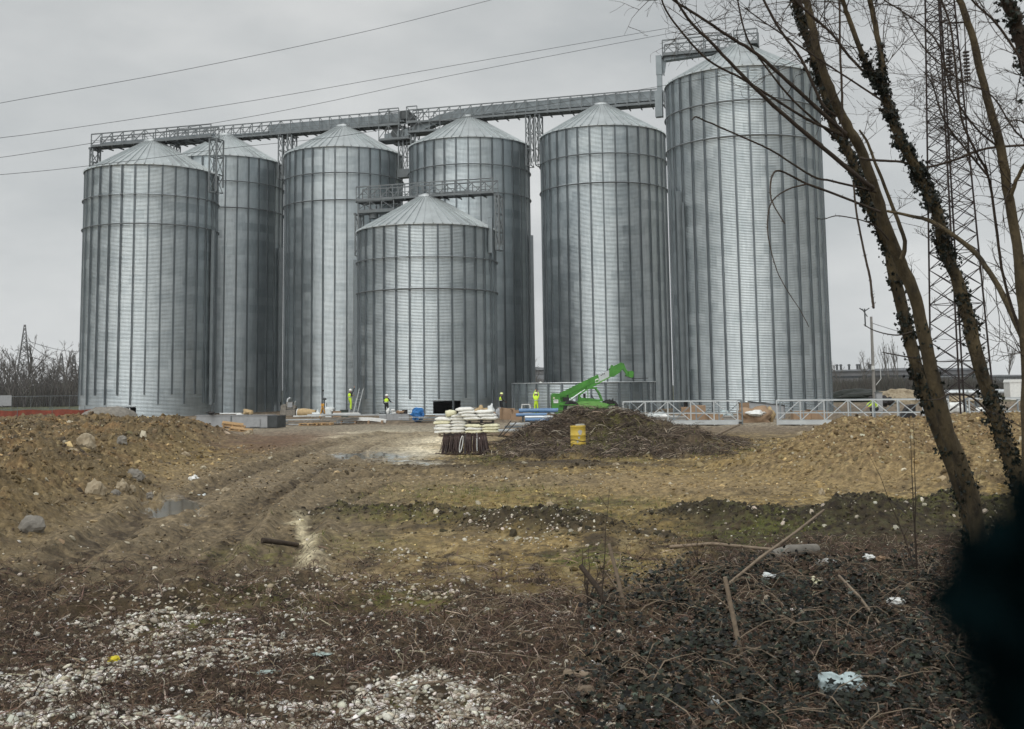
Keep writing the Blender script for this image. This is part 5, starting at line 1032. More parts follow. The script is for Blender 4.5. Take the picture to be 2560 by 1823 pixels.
# boxes and scrap behind the lying frames
for i, (px, Y, w, h, lab) in enumerate(((1720, 86, 1.0, .62, 'brown carton behind the first lying frame, below the slim silo door'), (1745, 85.5, 1.1, .75, 'larger brown carton right of the slim silo door, behind the frame'), (1735, 72, .9, .45, 'low tan carton seen between the uprights of the first lying frame'), (1765, 72, 1.3, .42, 'long low tan carton right of the low tan carton'), (1790, 71.5, .85, .42, 'square tan carton near the right end of the first lying frame'), (1872, 78, 1.2, 1.0, 'tall brown carton between the two lying frames'), (2010, 72, 1.5, .55, 'long brown carton behind the second lying frame, near its left end'), (2045, 72, 1.1, .55, 'orange brown carton behind the second lying frame, near the heap'))): carton(px, Y, w, .7, h, lab, random.uniform(-.15, .15))
for i, (px, Y, r_, mt, lab) in enumerate(((1889, 68, (1.0, .5, .5), 'card', 'big torn brown paper wrapper between the two lying frames'), (1925, 68.5, (.32, .4, .46), 'canvas', 'tan rolled sack at the right of the torn paper wrapper'), (1892, 67.6, (.55, .3, .16), 'white', 'white sheet lying on the torn brown wrapper'), (1600, 76, (.5, .3, .22), 'plastic', 'pale plastic heap behind the left end of the first frame'), (1640, 76, (.7, .3, .28), 'plastic', 'white plastic sheet heap behind the first frame middle'), (1668, 75, (.6, .3, .2), 'white', 'flat white wrapping behind the first frame middle'), (1812, 76, (.5, .3, .3), 'plastic_blue', 'pale blue plastic heap near the right end of the first frame'), (2390, 84, (.9, .4, .45), 'white', 'white sheet bundle far right, left of the ivy trunk'), (2475, 80, (.7, .4, .3), 'white', 'white bundle far right between the two trunks'))):
    m = MB(); m.blob((0, 0, r_[2] * .7), r_, i + 70, .25, sub=3); tag(m.build('packaging_heap', M[mt], None, (P(px, 1036, Y)[0], Y, GZ + (.45 if 'lying on' in lab else 0))), lab, 'packaging')
t = thing('steel_bin', 'grey steel bin with slanted lid between the two lying frames', 'bin', (P(1915, 1036, 76)[0], 76, GZ), -.3); m = MB(); m.prism([(-1, 0), (1.2, 0), (1.2, .8), (.3, 1.0), (-1, 1.05)], -.7, .7); m.build('bin_body', M['block'], t); m = MB(); m.beam((-1.1, 0, 1.12), (1.3, 0, .85), 1.5, .04); m.build('lid', M['steel_dark'], t)
t = thing('concrete_slab', 'long low grey concrete slab behind the second lying frame', 'slab', (P(1700, 1040, 74)[0], 74, GZ)); m = MB(); m.box((0, 0, .12), (9, 1.6, .26)); m.box((0, -.82, .22), (9, .03, .06)); m.build('slab', M['concrete'], t)
t = thing('wheel_barrow_cover', 'black slanted cover behind the right heap, left of the trunks', 'cover', (P(2265, 1036, 68)[0], 68, GZ)); m = MB(); m.prism([(-.5, 0), (.45, 0), (.5, .95), (.1, .9)], -.3, .3); m.build('cover', M['black'], t)
# dark base openings: red prop, cone
t = thing('red_prop', 'dark red prop standing inside the base opening of the shortest silo', 'prop', (-7.84 + (1103 - 1090) / F * 99 - .5, 99.5, GZ)); m = MB(); m.box((0, 0, .6), (.14, .14, 1.2)); m.build('column', M['red'], t); m = MB(); m.box((0, 0, .04), (.7, .4, .08)); m.build('foot', M['red'], t)
t = thing('traffic_cone', 'red and white cone in the base opening of the leftmost silo', 'cone', (P(324, 1030, 105.0)[0], 105.0, GZ + .15)); m = MB(); m.cyl((0, 0, .25), .16, .5, 14, r2=.07); m.box((0, 0, .01), (.4, .4, .04)); m.build('cone', M['red'], t); m = MB(); m.cyl((0, 0, .58), .07, .22, 14, r2=.04); m.build('white_top', M['white'], t)
# gravel heap by the leftmost silo
m = MB(); m.blob((0, 0, -.1), (2.2, 1.6, 1.45), 77, .05, sub=4); gh_ = m.build('gravel_heap', M['rock_grey'], None, (P(272, 1036, 84)[0], 84, GZ)); tag(gh_, 'rounded grey gravel heap before the leftmost silo opening', 'gravel heap')
# orange net fence and site fence left
t = thing('safety_net_fence', 'orange red plastic safety netting at the far left behind the heap', 'fence', (-48, 104, GZ)); m = MB(); pts = [(-12 + i * .5, .35 * math.sin(i * .6), .0) for i in range(50)]
for a, b in zip(pts[:-1], pts[1:]): m.add([(a[0], a[1], .05), (b[0], b[1], .05), (b[0], b[1],   .80 + .05 * math.sin(b[0] * 2)), (a[0], a[1], .80 + .05 * math.sin(a[0] * 2))], [(0, 1, 2, 3)])
m.build('netting', M['orange'], t); m = MB(); [m.cyl((x_, .35 * math.sin((x_ + 12) * 1.2), .55), .03, 1.1, 6) for x_ in range(-12, 13, 3)]; m.build('net_posts', M['steel'], t)
t = thing('mesh_fence', 'thin grey temporary mesh fence beyond the orange netting', 'fence', (-70, 148, GZ)); m = MB()
for i in range(11): m.cyl((-10 + i * 2.5, 0, 1.0), .04, 2.0, 6)
m.beam((-10, 0, 1.95), (15, 0, 1.95), .06); m.beam((-10, 0, .3), (15, 0, .3), .05); m.build('posts_and_rails', M['steel'], t); m = MB(); [m.beam((-10 + i * .25, 0, .3), (-10 + i * .25, 0, 1.95), .008) for i in range(101)]; m.build('mesh', M['steel'], t)
m = MB(); m.box((0, 0, .6), (2.0, .05, 1.1)); m.box((0, .05, .1), (.1, .3, .2)); tag(m.build('notice_board', M['block'], None, (P(5, 1000, 120)[0], 120, GZ + 1.0)), 'grey board at the far left edge above the orange netting', 'board')
# litter pieces
def scrap(px, py, r_, mt, label, seed, cat='litter', dz=.03, rz=0):
    x, y, z = on_ground(px, py); m = MB(); m.blob((0, 0, 0), r_, seed, .3, sub=3, rot=rz, smooth=False); return tag(m.build('litter_piece', M[mt], None, (x, y, z + dz)), label, cat)
scrap(486, 1212, (.10, .08, .07), 'white', 'white paper ball on the mud right of the left heap', 1); scrap(506, 1226, (.11, .07, .05), 'plastic', 'pale crumpled cup near the white paper ball on the mud', 2)
scrap(283, 1658, (.06, .035, .02), 'yellowfoil', 'bright yellow wrapper among the white pebbles', 3, dz=.03, rz=.5); scrap(806, 1640, (.07, .05, .012), 'plastic_teal', 'upper pale teal plastic scrap in the leaf litter', 4); scrap(672, 1684, (.07, .04, .012), 'plastic_teal', 'lower pale teal plastic scrap among pebbles and litter', 5, rz=.3)
scrap(2105, 1752, (.14, .10, .07), 'plastic_blue', 'large pale blue plastic bag lying on the ivy', 6, dz=.13, rz=-.4); scrap(2243, 1522, (.12, .035, .03), 'white', 'white plastic bottle shape lying in the ivy near the dark corner', 7, dz=.08, rz=-.6)
scrap(2067, 1410, (.09, .04, .03), 'white', 'white packaging right of the concrete pipe', 8, dz=.05); scrap(2172, 1404, (.06, .04, .03), 'white', 'small white scrap beside the brick fragment', 9, dz=.05); scrap(2205, 1405, (.08, .03, .025), 'card', 'reddish brick fragment right of the small white scrap', 10, dz=.04); scrap(2042, 1475, (.06, .06, .04), 'bag_yellow', 'yellowish foam lump in the ivy', 11, dz=.09); scrap(1923, 1472, (.07, .04, .03), 'plastic', 'crumpled grey plastic at the upper ivy edge', 12, dz=.07); scrap(1785, 1775, (.06, .05, .04), 'plastic', 'crumpled white plastic at the bottom of the ivy', 13, dz=.06); scrap(1508, 1780, (.03, .025, .02), 'bag_yellow', 'small yellow green scrap near the bottom edge', 14)
log([gpt(1930, 1408, .06), gpt(1975, 1398, .1), gpt(2040, 1385, .08)], .085, 'old round concrete pipe lying at the upper edge of the ivy', 'rock_grey', 'concrete_pipe', 'pipe', n=14)
log([gpt(1415, 1695, .04), gpt(1475, 1708, .06)], .035, 'short cut branch, upper of two beside the ivy', 'stick', 'branch', 'branch', 'cut branches'); log([gpt(1412, 1730, .03), gpt(1478, 1762, .06)], .04, 'short cut branch, lower of two beside the ivy', 'stick', 'branch', 'branch', 'cut branches')
log([gpt(1740, 1525, .02), tuple(P(1800, 1478, 12.7)), tuple(P(1900, 1395, 13.3)), tuple(P(1990, 1330, 13.9)), tuple(P(2060, 1275, 14.4))], .018, 'long bare stick leaning up to the dark ridge', 'stick', 'stick', 'stick')
log([gpt(1675, 1375, .03), gpt(1780, 1378, .07), gpt(1930, 1392, .1)], .025, 'long thin stick lying left of the concrete pipe', 'stick', 'stick', 'stick')
log([gpt(2100, 1500, .25), gpt(2150, 1545, .2), gpt(2200, 1585, .1)], .014, 'grey stick lying over the ivy leaves', 'stick', 'stick', 'stick')
log([gpt(1855, 1650, .0), (gpt(1855, 1650)[0] - .08, gpt(1855, 1650)[1], GZ + .45), (gpt(1855, 1650)[0] - .12, gpt(1855, 1650)[1], GZ +   .68)], .022, 'thin broken sapling stump standing in the ivy', 'stick', 'stump', 'stump')
log([gpt(1540, 1545, .0), (gpt(1540, 1545)[0] - .18, gpt(1540, 1545)[1], GZ + .3), (gpt(1540, 1545)[0] - .34, gpt(1540, 1545)[1] + .1, GZ + .5)], .03, 'splintered slanting stump left of the ivy', 'bark_dark', 'stump', 'stump')

# ================================================================== NEAR TREES
def smooth_path(pts, k=5):
    P_ = [Vector(p) for p in pts]
    if len(P_) < 3: return P_
    out_ = []
    for i in range(len(P_) - 1):
        a, b, c, d = P_[max(i - 1, 0)], P_[i], P_[i + 1], P_[min(i + 2, len(P_) - 1)]
        for j in range(k):
            t = j / k; out_.append(.5 * ((2 * b) + (-a + c) * t + (2 * a - 5 * b + 4 * c - d) * t * t + (-a + 3 * b - 3 * c + d) * t ** 3))
    return out_ + [P_[-1]]
TR = random.Random(5)
def limb(pix, Y0, Y1, w0, w1, parent, name, mt, n=8, spurs=True, col=None):
    """pix: pixels along the limb, Y0..Y1 depths, w0..w1 widths in photo pixels"""
    k = len(pix); pts = [Vector(P(px, py, Y0 + (Y1 - Y0) * i / (k - 1))) for i, (px, py) in enumerate(pix)]; sp_ = smooth_path(pts, 5); m = len(sp_)
    sp_ = [p + Vector((TR.gauss(0, 1), TR.gauss(0, 1), TR.gauss(0, 1))) * .0004 * (w0 + w1) * .2 for p in sp_]
    Ym = (Y0 + Y1) / 2; r = [.84 * (w0 + (w1 - w0) * (i / (m - 1)) ** .85) / 2 / F * Ym * (1 + .05 * TR.uniform(-1, 1)) for i in range(m)]
    b = MB(); b.tube(sp_, r, n)
    if spurs:
        L_ = sum((q - p).length for p, q in zip(sp_[:-1], sp_[1:])); ns = int(L_ / .09)
        for _ in range(ns):
            i = TR.randrange(1, m - 1); d = (sp_[i + 1] - sp_[i - 1]).normalized(); o = (d.orthogonal().normalized() * math.cos(a := TR.uniform(0, 6.28)) + d.cross(d.orthogonal().normalized()) * math.sin(a))
            l = r[i] * .7 + TR.uniform(.006, .02); b.tube([sp_[i], sp_[i] + (o + d * -.4).normalized() * (r[i] + l)], [min(.006, r[i] * .5), .0015], 4)
    b.build(name, mt, parent); return sp_, r
def twigs(paths, parent, count, lmin, lmax, seed, bias=(0, 0, .25)):
    q = random.Random(seed); b = MB()
    def grow(p, d, l, r, depth):
        k = 6; pts = [p]; dd = d.copy(); cur = p.copy(); sw = Vector((q.gauss(0, 1), q.gauss(0, 1), q.gauss(0, 1))) * .16
        for i in range(k): dd = (dd + sw * .5 + Vector((q.gauss(0, .1), q.gauss(0, .1), q.gauss(0, .1))) + Vector(bias) * .12).normalized(); cur = cur + dd * l / k; pts.append(cur.copy())
        b.tube(pts, [max(.0014, r * (1 - .7 * i / k)) for i in range(k + 1)], 4, cap=False)
        if depth > 0:
            for _ in range(q.randint(2, 4)):
                i = q.randint(1, k); nd = (dd + Vector((q.gauss(0, .6), q.gauss(0, .6), q.gauss(0, .6)))).normalized(); grow(pts[i], nd, l * q.uniform(.3, .6), r * .6, depth - 1)
    for _ in range(count):
        sp_, r = paths[q.randrange(len(paths))]; i = q.randrange(max(1, len(sp_) // 6), len(sp_) - 1); d = (sp_[i + 1] - sp_[i]).normalized(); nd = (d * .8 + Vector((q.gauss(0, .7), q.gauss(0, .5), q.gauss(0, .6)))).normalized()
        grow(sp_[i], nd, q.uniform(lmin, lmax), min(.006, r[i] * .45), 2)
    b.build('twig_crown', M['bark_dark'], parent)
def ivy_on(paths, parent, dens, seed, smin=.03, smax=.07, spread=1.0):
    q = np.random.default_rng(seed); V, Fs = [], []; o = 0
    for sp_, r, w in paths:
        for (p, rad) in zip(sp_, r):
            n = q.poisson(dens * w * (.4 + 1.6 * (q.uniform() < .6)))
            if n == 0: continue
            d = q.normal(0, 1, (n, 3)); d /= np.linalg.norm(d, axis=1)[:, None]; pos = np.array(p)[None] + d * (rad + q.gamma(1.5, .014, (n, 1)) * spread); pos[:, 2] += q.uniform(-.06, .06, n)
            s = q.uniform(smin, smax, n); tv_, tf_ = leaf(int(q.integers(3))); v, f, _ = scatter(tv_, tf_, pos, q.uniform(0, 6.28, n), q.normal(1.2, .5, n), q.normal(0, .6, n), s); V.append(v); Fs.append(f + o); o += len(v)
    ob = npmesh('ivy', np.concatenate(V), np.concatenate(Fs), M['ivy']); ob.parent = parent; return ob
BK, BD = M['bark'], M['bark_dark']
T1 = thing('tree', 'bare leaning tree with two crossing trunks, left trunk wrapped in ivy', 'tree', (0, 0, 0))
a1 = limb([(2455, 1440), (2434, 1255), (2402, 1166), (2352, 1019), (2313, 856), (2279, 723), (2234, 615), (2206, 539), (2158, 388), (2115, 310), (2081, 233), (2051, 151), (2025, 43), (2012, -30), (1995, -130)], 13.4, 12.2, 50, 19, T1, 'trunk', BK, 14)
a2 = limb([(2445, 1440), (2412, 1255), (2333, 1043), (2288, 905), (2244, 728), (2215, 600), (2171, 508), (2124, 388), (2081, 302), (2051, 194), (2016, 86), (1986, 0), (1960, -100)], 13.8, 12.8, 46, 17, T1, 'trunk', BK, 12)
b1 = limb([(2180, 470), (2163, 457), (2059, 371), (1952, 280), (1874, 207), (1792, 121), (1728, 56), (1689, 0), (1640, -70)], 12.6, 11.2, 17, 6, T1, 'branch', BD)
b2 = limb([(2115, 335), (2038, 267), (1969, 203), (1891, 134), (1822, 91), (1771, 56), (1697, 9), (1640, -35)], 12.5, 11.4, 15, 7, T1, 'branch', BD)
b3 = limb([(2120, 345), (2016, 297), (1926, 241), (1857, 198), (1771, 151), (1706, 82), (1663, 22), (1645, -40)], 12.7, 11.8, 10, 5, T1, 'branch', BD)
b4 = limb([(2090, 345), (1986, 254), (1909, 160), (1866, 91), (1844, 0), (1835, -60)], 12.7, 11.9, 8, 4, T1, 'branch', BD)
b5 = limb([(2090, 290), (2055, 259), (2003, 147), (1952, 78), (1909, 0), (1880, -60)], 12.6, 12.2, 10, 7, T1, 'branch', BD)
b8 = limb([(2190, 480), (2081, 453), (2029, 440), (1926, 375), (1822, 328), (1762, 302), (1740, 292), (1730, 300)], 12.6, 11.3, 8, 3.5, T1, 'branch', BD)
b9 = limb([(2200, 530), (2081, 483), (2016, 459), (1969, 435), (1942, 427), (1928, 448), (1926, 483), (1934, 513), (1962, 559)], 12.5, 11.2, 9, 3.5, T1, 'branch', BD)
b10 = limb([(2016, 461), (1969, 474), (1930, 504), (1919, 552), (1922, 600), (1940, 670), (1963, 718), (2000, 775), (2022, 817)], 11.7, 11.0, 5, 2, T1, 'branch', BD)
b12 = limb([(2133, 455), (2141, 530), (2159, 625), (2174, 690), (2180, 740), (2184, 770)], 12.4, 12.0, 6, 8, T1, 'hanging_branch', BD)
b13 = limb([(2253, 650), (2262, 603), (2228, 509), (2189, 409), (2167, 353), (2148, 325)], 12.7, 12.5, 15, 6, T1, 'branch', BK)
b14 = limb([(2150, 395), (2189, 401), (2253, 405), (2314, 418), (2383, 401), (2469, 371), (2580, 362)], 12.6, 11.5, 8, 7, T1, 'branch', BD)
b15 = limb([(2105, 300), (2105, 220), (2100, 129), (2099, 0), (2098, -60)], 12.4, 12.3, 8, 6, T1, 'branch', BD)
b16 = limb([(2222, 600), (2180, 560), (2100, 540), (2060, 548), (2040, 545)], 12.5, 11.8, 5, 2, T1, 'branch', BD); b17 = limb([(2280, 830), (2240, 838), (2190, 828), (2160, 812)], 12.9, 12.4, 5, 2.5, T1, 'branch', BD); b18 = limb([(2290, 895), (2270, 893), (2232, 886), (2207, 881)], 12.9, 12.5, 5, 3, T1, 'branch', BD)
twigs([b1, b2, b3, b4, b5, b14, b15, a1], T1, 52, .25, .9, 3); ivy_on([(*a2, .9), (a1[0][:22], a1[1][:22], .12)], T1, 46, 4, .035, .085)
T2 = thing('tree', 'dark bare tree thick with ivy leaves, right of the crossing trunks', 'tree', (0, 0, 0))
c1 = limb([(2610, 1460), (2575, 1330), (2550, 1216), (2500, 1068), (2451, 920), (2407, 748), (2362, 625), (2340, 530), (2296, 431), (2253, 353), (2219, 259), (2202, 203)], 12.6, 11.4, 52, 24, T2, 'trunk', BK, 14)
c2 = limb([(2204, 212), (2167, 164), (2124, 52), (2107, 0), (2095, -60)], 11.4, 11.1, 19, 13, T2, 'branch', BK); c3 = limb([(2202, 215), (2206, 164), (2184, 43), (2174, 0), (2165, -60)], 11.4, 11.2, 19, 16, T2, 'branch', BK)
c4 = limb([(2200, 248), (2072, 164), (1969, 95), (1900, 48), (1861, 19)], 11.4, 10.8, 7, 3.5, T2, 'branch', BD); c5 = limb([(2195, 215), (2124, 142), (2081, 86), (2038, 47), (1986, 0), (1950, -40)], 11.4, 10.9, 9, 8, T2, 'branch', BD)
c6 = limb([(2510, 1085), (2440, 1000), (2380, 985), (2350, 998), (2320, 1000)], 12.3, 11.6, 7, 3, T2, 'branch', BD); c7 = limb([(2219, 528), (2288, 543), (2331, 556), (2426, 621), (2486, 700), (2540, 807), (2600, 950)], 12.2, 11.0, 8, 20, T2, 'branch', BK)
twigs([c1, c2, c3, c4, c5, c7], T2, 60, .3, 1.0, 7); ivy_on([(*c1, 1.0), (c2[0][:8], c2[1][:8], .5), (c3[0][:8], c3[1][:8], .4)], T2, 55, 9, .03, .075, .85)
T3 = thing('tree', 'slim bare greenish tree rising at the right edge', 'tree', (0, 0, 0))
d1 = limb([(2590, 1460), (2572, 1200), (2565, 900), (2551, 690), (2525, 500), (2495, 345), (2460, 215), (2426, 78), (2400, 0), (2375, -80)], 10.8, 10.2, 40, 17, T3, 'trunk', BK, 12)
d2 = limb([(2525, 500), (2545, 440), (2585, 380)], 10.5, 10.3, 14, 9, T3, 'branch', BK); d3 = limb([(2560, 860), (2510, 700), (2490, 560), (2470, 440), (2440, 380), (2405, 300), (2390, 180), (2375, 60), (2340, -30)], 10.9, 10.4, 10, 6, T3, 'branch', BD)
d4 = limb([(2500, 370), (2440, 320), (2380, 230), (2350, 120), (2300, 60), (2210, 0)], 10.5, 9.8, 7, 4, T3, 'branch', BD); d5 = limb([(2470, 440), (2420, 380), (2360, 300), (2330, 210), (2310, 180)], 10.6, 10.2, 8, 3, T3, 'branch', BD)
twigs([d1, d2, d3, d4, d5], T3, 85, .25, .9, 12)
T4 = thing('tree', 'thick dark tree top in the upper right corner', 'tree', (0, 0, 0))
e1 = limb([(2700, 1480), (2680, 1100), (2650, 700), (2620, 420), (2585, 220), (2560, 142), (2538, 60), (2518, -10), (2500, -90)], 9.6, 8.8, 60, 32, T4, 'trunk', BD, 12)
e2 = limb([(2570, 175), (2500, 70), (2450, 20), (2400, -30)], 9.0, 8.7, 9, 6, T4, 'branch', BD); e3 = limb([(2620, 400), (2540, 330), (2480, 240), (2400, 200), (2310, 120), (2250, 20)], 9.2, 8.5, 6, 3, T4, 'branch', BD); e4 = limb([(2600, 330), (2540, 300), (2490, 330), (2420, 300)], 9.2, 8.6, 5, 3, T4, 'branch', BD)
twigs([e1, e2, e3, e4], T4, 45, .2, .7, 21); ivy_on([(*e1, .5)], T4, 30, 31)
for t in (T1, T2, T3, T4):                                   # put each tree's origin at its foot
    ft = {T1: (2450, 1440, 13.4), T2: (2610, 1460, 12.6), T3: (2590, 1460, 10.8), T4: (2700, 1480, 9.6)}[t]; p = Vector(P(*ft)); p.z = GZ; t.location = p
    bs_ = MB(); q0 = [c for c in t.children if c.name.startswith('trunk')]
    for c in q0:
        v0 = Vector(c.data.vertices[0].co); bs_.tube([Vector((v0.x + .02, v0.y, GZ - .1)), v0 + Vector((0, 0, .02))], [.13, .075], 10)
    bs_.build('root_flare', BK, t)
    for c in t.children: c.matrix_parent_inverse = Matrix.Translation(-p)
def sapling(px, py, hts, label, seed, sprd=.25, r0=.008, n=4):
    q = random.Random(seed); x, y, z = on_ground(px, py); b = MB()
    for i in range(n):
        h = hts * q.uniform(.6, 1) if i else hts; dx, dy = (q.gauss(0, sprd), q.gauss(0, sprd)) if i else (q.gauss(0, .05), 0); pts = [(dx * (k / 6) ** 1.3 + q.gauss(0, .006), dy * (k / 6), h * k / 6) for k in range(7)]
        b.tube(pts, [r0 * (1 - .8 * k / 6) for k in range(7)], 5)
        for _ in range(3): k = q.randint(2, 5); p = Vector(pts[k]); b.tube([p, p + Vector((q.gauss(0, .1), q.gauss(0, .06), q.uniform(.04, .2)))], [r0 * .4, .0012], 4)
    return tag(b.build('sapling', M['bark_dark'], None, (x, y, z)), label, 'sapling')
sapling(1503, 1560, 1.28, 'tall thin dark sapling standing alone left of the ivy', 2, .02, .008, 1); sapling(1470, 1530, .65, 'spreading thorny shoots beside the tall thin sapling', 5, .22, .010, 5)
sapling(2290, 1440, 1.9, 'thin brown shoots in front of the crossing trunks', 8, .22, .010, 3); sapling(2445, 1330, 1.1, 'reddish upright shoots between the two ivy trunks', 12, .15, .008, 4); sapling(1745, 1420, .4, 'small twiggy shoot on the litter left of the long stick', 15, .15, .006, 5)
log([gpt(1560, 1530, .0), tuple(np.array(gpt(1560, 1530)) + (-.06, 0, .3)), tuple(np.array(gpt(1560, 1530)) + (-.14, .0, .62))], .022, 'pale bent stem right of the tall thin sapling', 'stick', 'stick', 'stick')
# dark ivy sprig hanging right in front of the lens at the lower right
def dark_sprig():
    t = thing('dark_leafy_branch', 'nearly black out of focus leafy branch filling the lower right corner', 'branch', (.165, .24, GZ)); q = np.random.default_rng(5); m = MB()
    for i in range(5): a = i * 1.3; m.tube([(0, 0, 0), (.02 * math.cos(a), .02 * math.sin(a), 1.2), (.0, .01 * math.sin(a), 1.9), (-.005 - .002 * i, .01 * math.sin(a), 2.2)], [.006, .004, .002, .001], 5)
    m.build('stems', M['bark_dark'], t)
    pts = []
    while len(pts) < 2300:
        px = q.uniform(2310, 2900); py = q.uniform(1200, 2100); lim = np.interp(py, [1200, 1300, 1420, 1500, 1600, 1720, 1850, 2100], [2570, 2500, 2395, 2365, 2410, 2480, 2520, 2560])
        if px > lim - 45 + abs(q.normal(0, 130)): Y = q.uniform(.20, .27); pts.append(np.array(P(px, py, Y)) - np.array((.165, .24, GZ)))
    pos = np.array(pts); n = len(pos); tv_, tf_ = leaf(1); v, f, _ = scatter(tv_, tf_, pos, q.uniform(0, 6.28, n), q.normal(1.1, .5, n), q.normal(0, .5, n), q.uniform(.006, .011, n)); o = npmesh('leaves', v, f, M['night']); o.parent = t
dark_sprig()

# ================================================================== LATTICE TOWERS, POLE, CABLES
def lattice(label, x, y, H, wb, wt, mt, arms=(), bay=1.3, th=.09, rz=.4, name='lattice_tower', cat='pylon'):
    t = thing(name, label, cat, (x, y, GZ), rz); m = MB()
    def w(z): return wb + (wt - wb) * z / H
    legs = ((-1, -1), (1, -1), (1, 1), (-1, 1))
    for a, b in legs: m.beam((a * wb / 2, b * wb / 2, 0), (a * wt / 2, b * wt / 2, H), th, th)
    z = 0; i = 0
    while z < H - .2:
        z2 = min(H, z + bay * max(.5, w(z) / wb)); 
        for k in range(4):
            a, b = legs[k], legs[(k + 1) % 4]; p1 = (a[0] * w(z) / 2, a[1] * w(z) / 2, z); p2 = (b[0] * w(z2) / 2, b[1] * w(z2) / 2, z2); p3 = (b[0] * w(z) / 2, b[1] * w(z) / 2, z); p4 = (a[0] * w(z2) / 2, a[1] * w(z2) / 2, z2)
            m.beam(p1, p2, th * .5); m.beam(p3, p4, th * .5)
            if i % 3 == 0: m.beam(p1, p3, th * .5)
        z = z2; i += 1
    m.build('lattice', M[mt], t)
    for za, la in arms:
        q = MB()
        for s_ in (-1, 1):
            q.beam((0, -wt / 2, za), (s_ * la, 0, za), th * .7); q.beam((0, wt / 2, za), (s_ * la, 0, za), th * .7); q.beam((0, 0, za + la * .3), (s_ * la, 0, za), th * .6)
        q.build('cross_arm', M[mt], t)
    return t
px_ = P(2388, 700, 62)
pt = lattice('rusty brown lattice tower behind the bare trees at the right', px_[0], 62, 27, 2.3, .9, 'rust', (), 1.15, .07, .35)
for dx in (-.62, .55):
    m = MB(); 
    for k_ in range(9): m.cyl((dx, -1.2, 20.3 - k_ * .2), .17, .07, 12)
    m.tube([(dx, -1.2, 22), (dx, -1.2, 18.4)], .03, 5); m.tube([(dx, -1.2, 22), (dx * .6, 0, 22.3)], .05, 5); m.build('insulator', M['insul'], pt)
P1 = P(59, 910, 290); lattice('tall tapering lattice pylon above the trees at the far left', P1[0], 290, 19.8, 4.4, .3, 'pylon', ((13.3, 2.2), (9.0, 3)), 2.2, .17, .3, 'power_pylon')
P2 = P(152, 940, 330); lattice('small lattice pylon between the far left trees, left of two', P2[0], 330, 13.8, 3.6, .3, 'pylon', ((5.2, 2.5),), 2, .24, .3, 'power_pylon'); P3 = P(184, 940, 340); lattice('small lattice pylon nearest the leftmost silo', P3[0], 340, 13.5, 3.0, .3, 'pylon', ((5.2, 2.5),), 2, .24, .5, 'power_pylon')
cl_ = ['upper', 'middle', 'lower']
for i, (a, b, sg) in enumerate((((62, 850, 288), (230, 880, 330), 1.0), ((64, 853, 288), (140, 900, 330), .6), ((66, 890, 288), (160, 903, 330), .5))):
    A_, B_ = Vector(P(*a)), Vector(P(*b)); m = MB(); m.tube([A_.lerp(B_, k_ / 12) - Vector((0, 0, sg * math.sin(PI * k_ / 12))) for k_ in range(13)], .07, 4); tag(m.build('wire', M['cable']), cl_[i] + ' thin wire running right from the tall far left pylon', 'wire')
t = thing('utility_pole', 'slender grey utility pole right of the largest silo', 'pole', (P(2185, 994, 105)[0], 105, GZ)); m = MB(); top = P(2178, 792, 105); m.tube([(0, 0, 0), (top[0] - P(2185, 994, 105)[0], 0, top[2] - GZ)], [.17, .11], 10); m.build('shaft', M['concrete'], t)
m = MB(); zt = top[2] - GZ; m.beam((-.25, 0, zt), (-.72, 0, zt + .75), .07); m.beam((-.48, 0, zt + .75), (-.48, 0, zt - .9), .1); m.beam((-.95, 0, zt + .8), (-.5, 0, zt + .5), .08); m.beam((-.05, 0, zt + .8), (-.5, 0, zt + .5), .08); m.build('top_bracket', M['steel_dark'], t)
m = MB(); m.box((-.05, -.2, 3.6), (.25, .2, .35)); m.tube([(.15, -.1, 5.2), (.65, -.1, 3.8), (.7, -.1, 2.6), (.2, -.1, 2.0)], .03, 5); m.build('junction_box', M['white'], t)
A_, B_ = Vector(P(2180, 808, 105)), Vector(P(2420, 850, 120)); m = MB(); m.tube([A_.lerp(B_, k_ / 12) - Vector((0, 0, .5 * math.sin(PI * k_ / 12))) for k_ in range(13)], .03, 4); tag(m.build('wire', M['cable']), 'thin wire from the utility pole top toward the right', 'wire')
CB = [([(-60, 275), (0, 258), (449, 177), (900, 82), (1220, 2), (1400, -45)], 'topmost power cable crossing the sky, leaving the photo above the middle'),
      ([(-60, 352), (0, 345), (150, 325), (643, 250), (1122, 166), (1661, 72), (1953, 22), (2330, -30)], 'second power cable from the top, running across the whole sky'),
      ([(-60, 400), (0, 394), (150, 371), (540, 307), (797, 259), (1122, 190), (1661, 86), (1953, 35), (2330, -18)], 'third power cable from the top, just above the conveyor galleries'),
      ([(-60, 443), (0, 437), (150, 423), (384, 395), (568, 371), (800, 347), (948, 326), (1250, 280), (1656, 215), (1977, 159), (2330, 100)], 'lowest power cable, passing in front of the silo roofs')]
for pts, lab in CB:
    q = [Vector(P(a, b, 52 + 14 * (a / 2400))) for a, b in pts]; m = MB(); m.tube(smooth_path(q, 6), .013, 4); tag(m.build('power_cable', M['cable']), lab, 'cable', 'power cables across the sky')

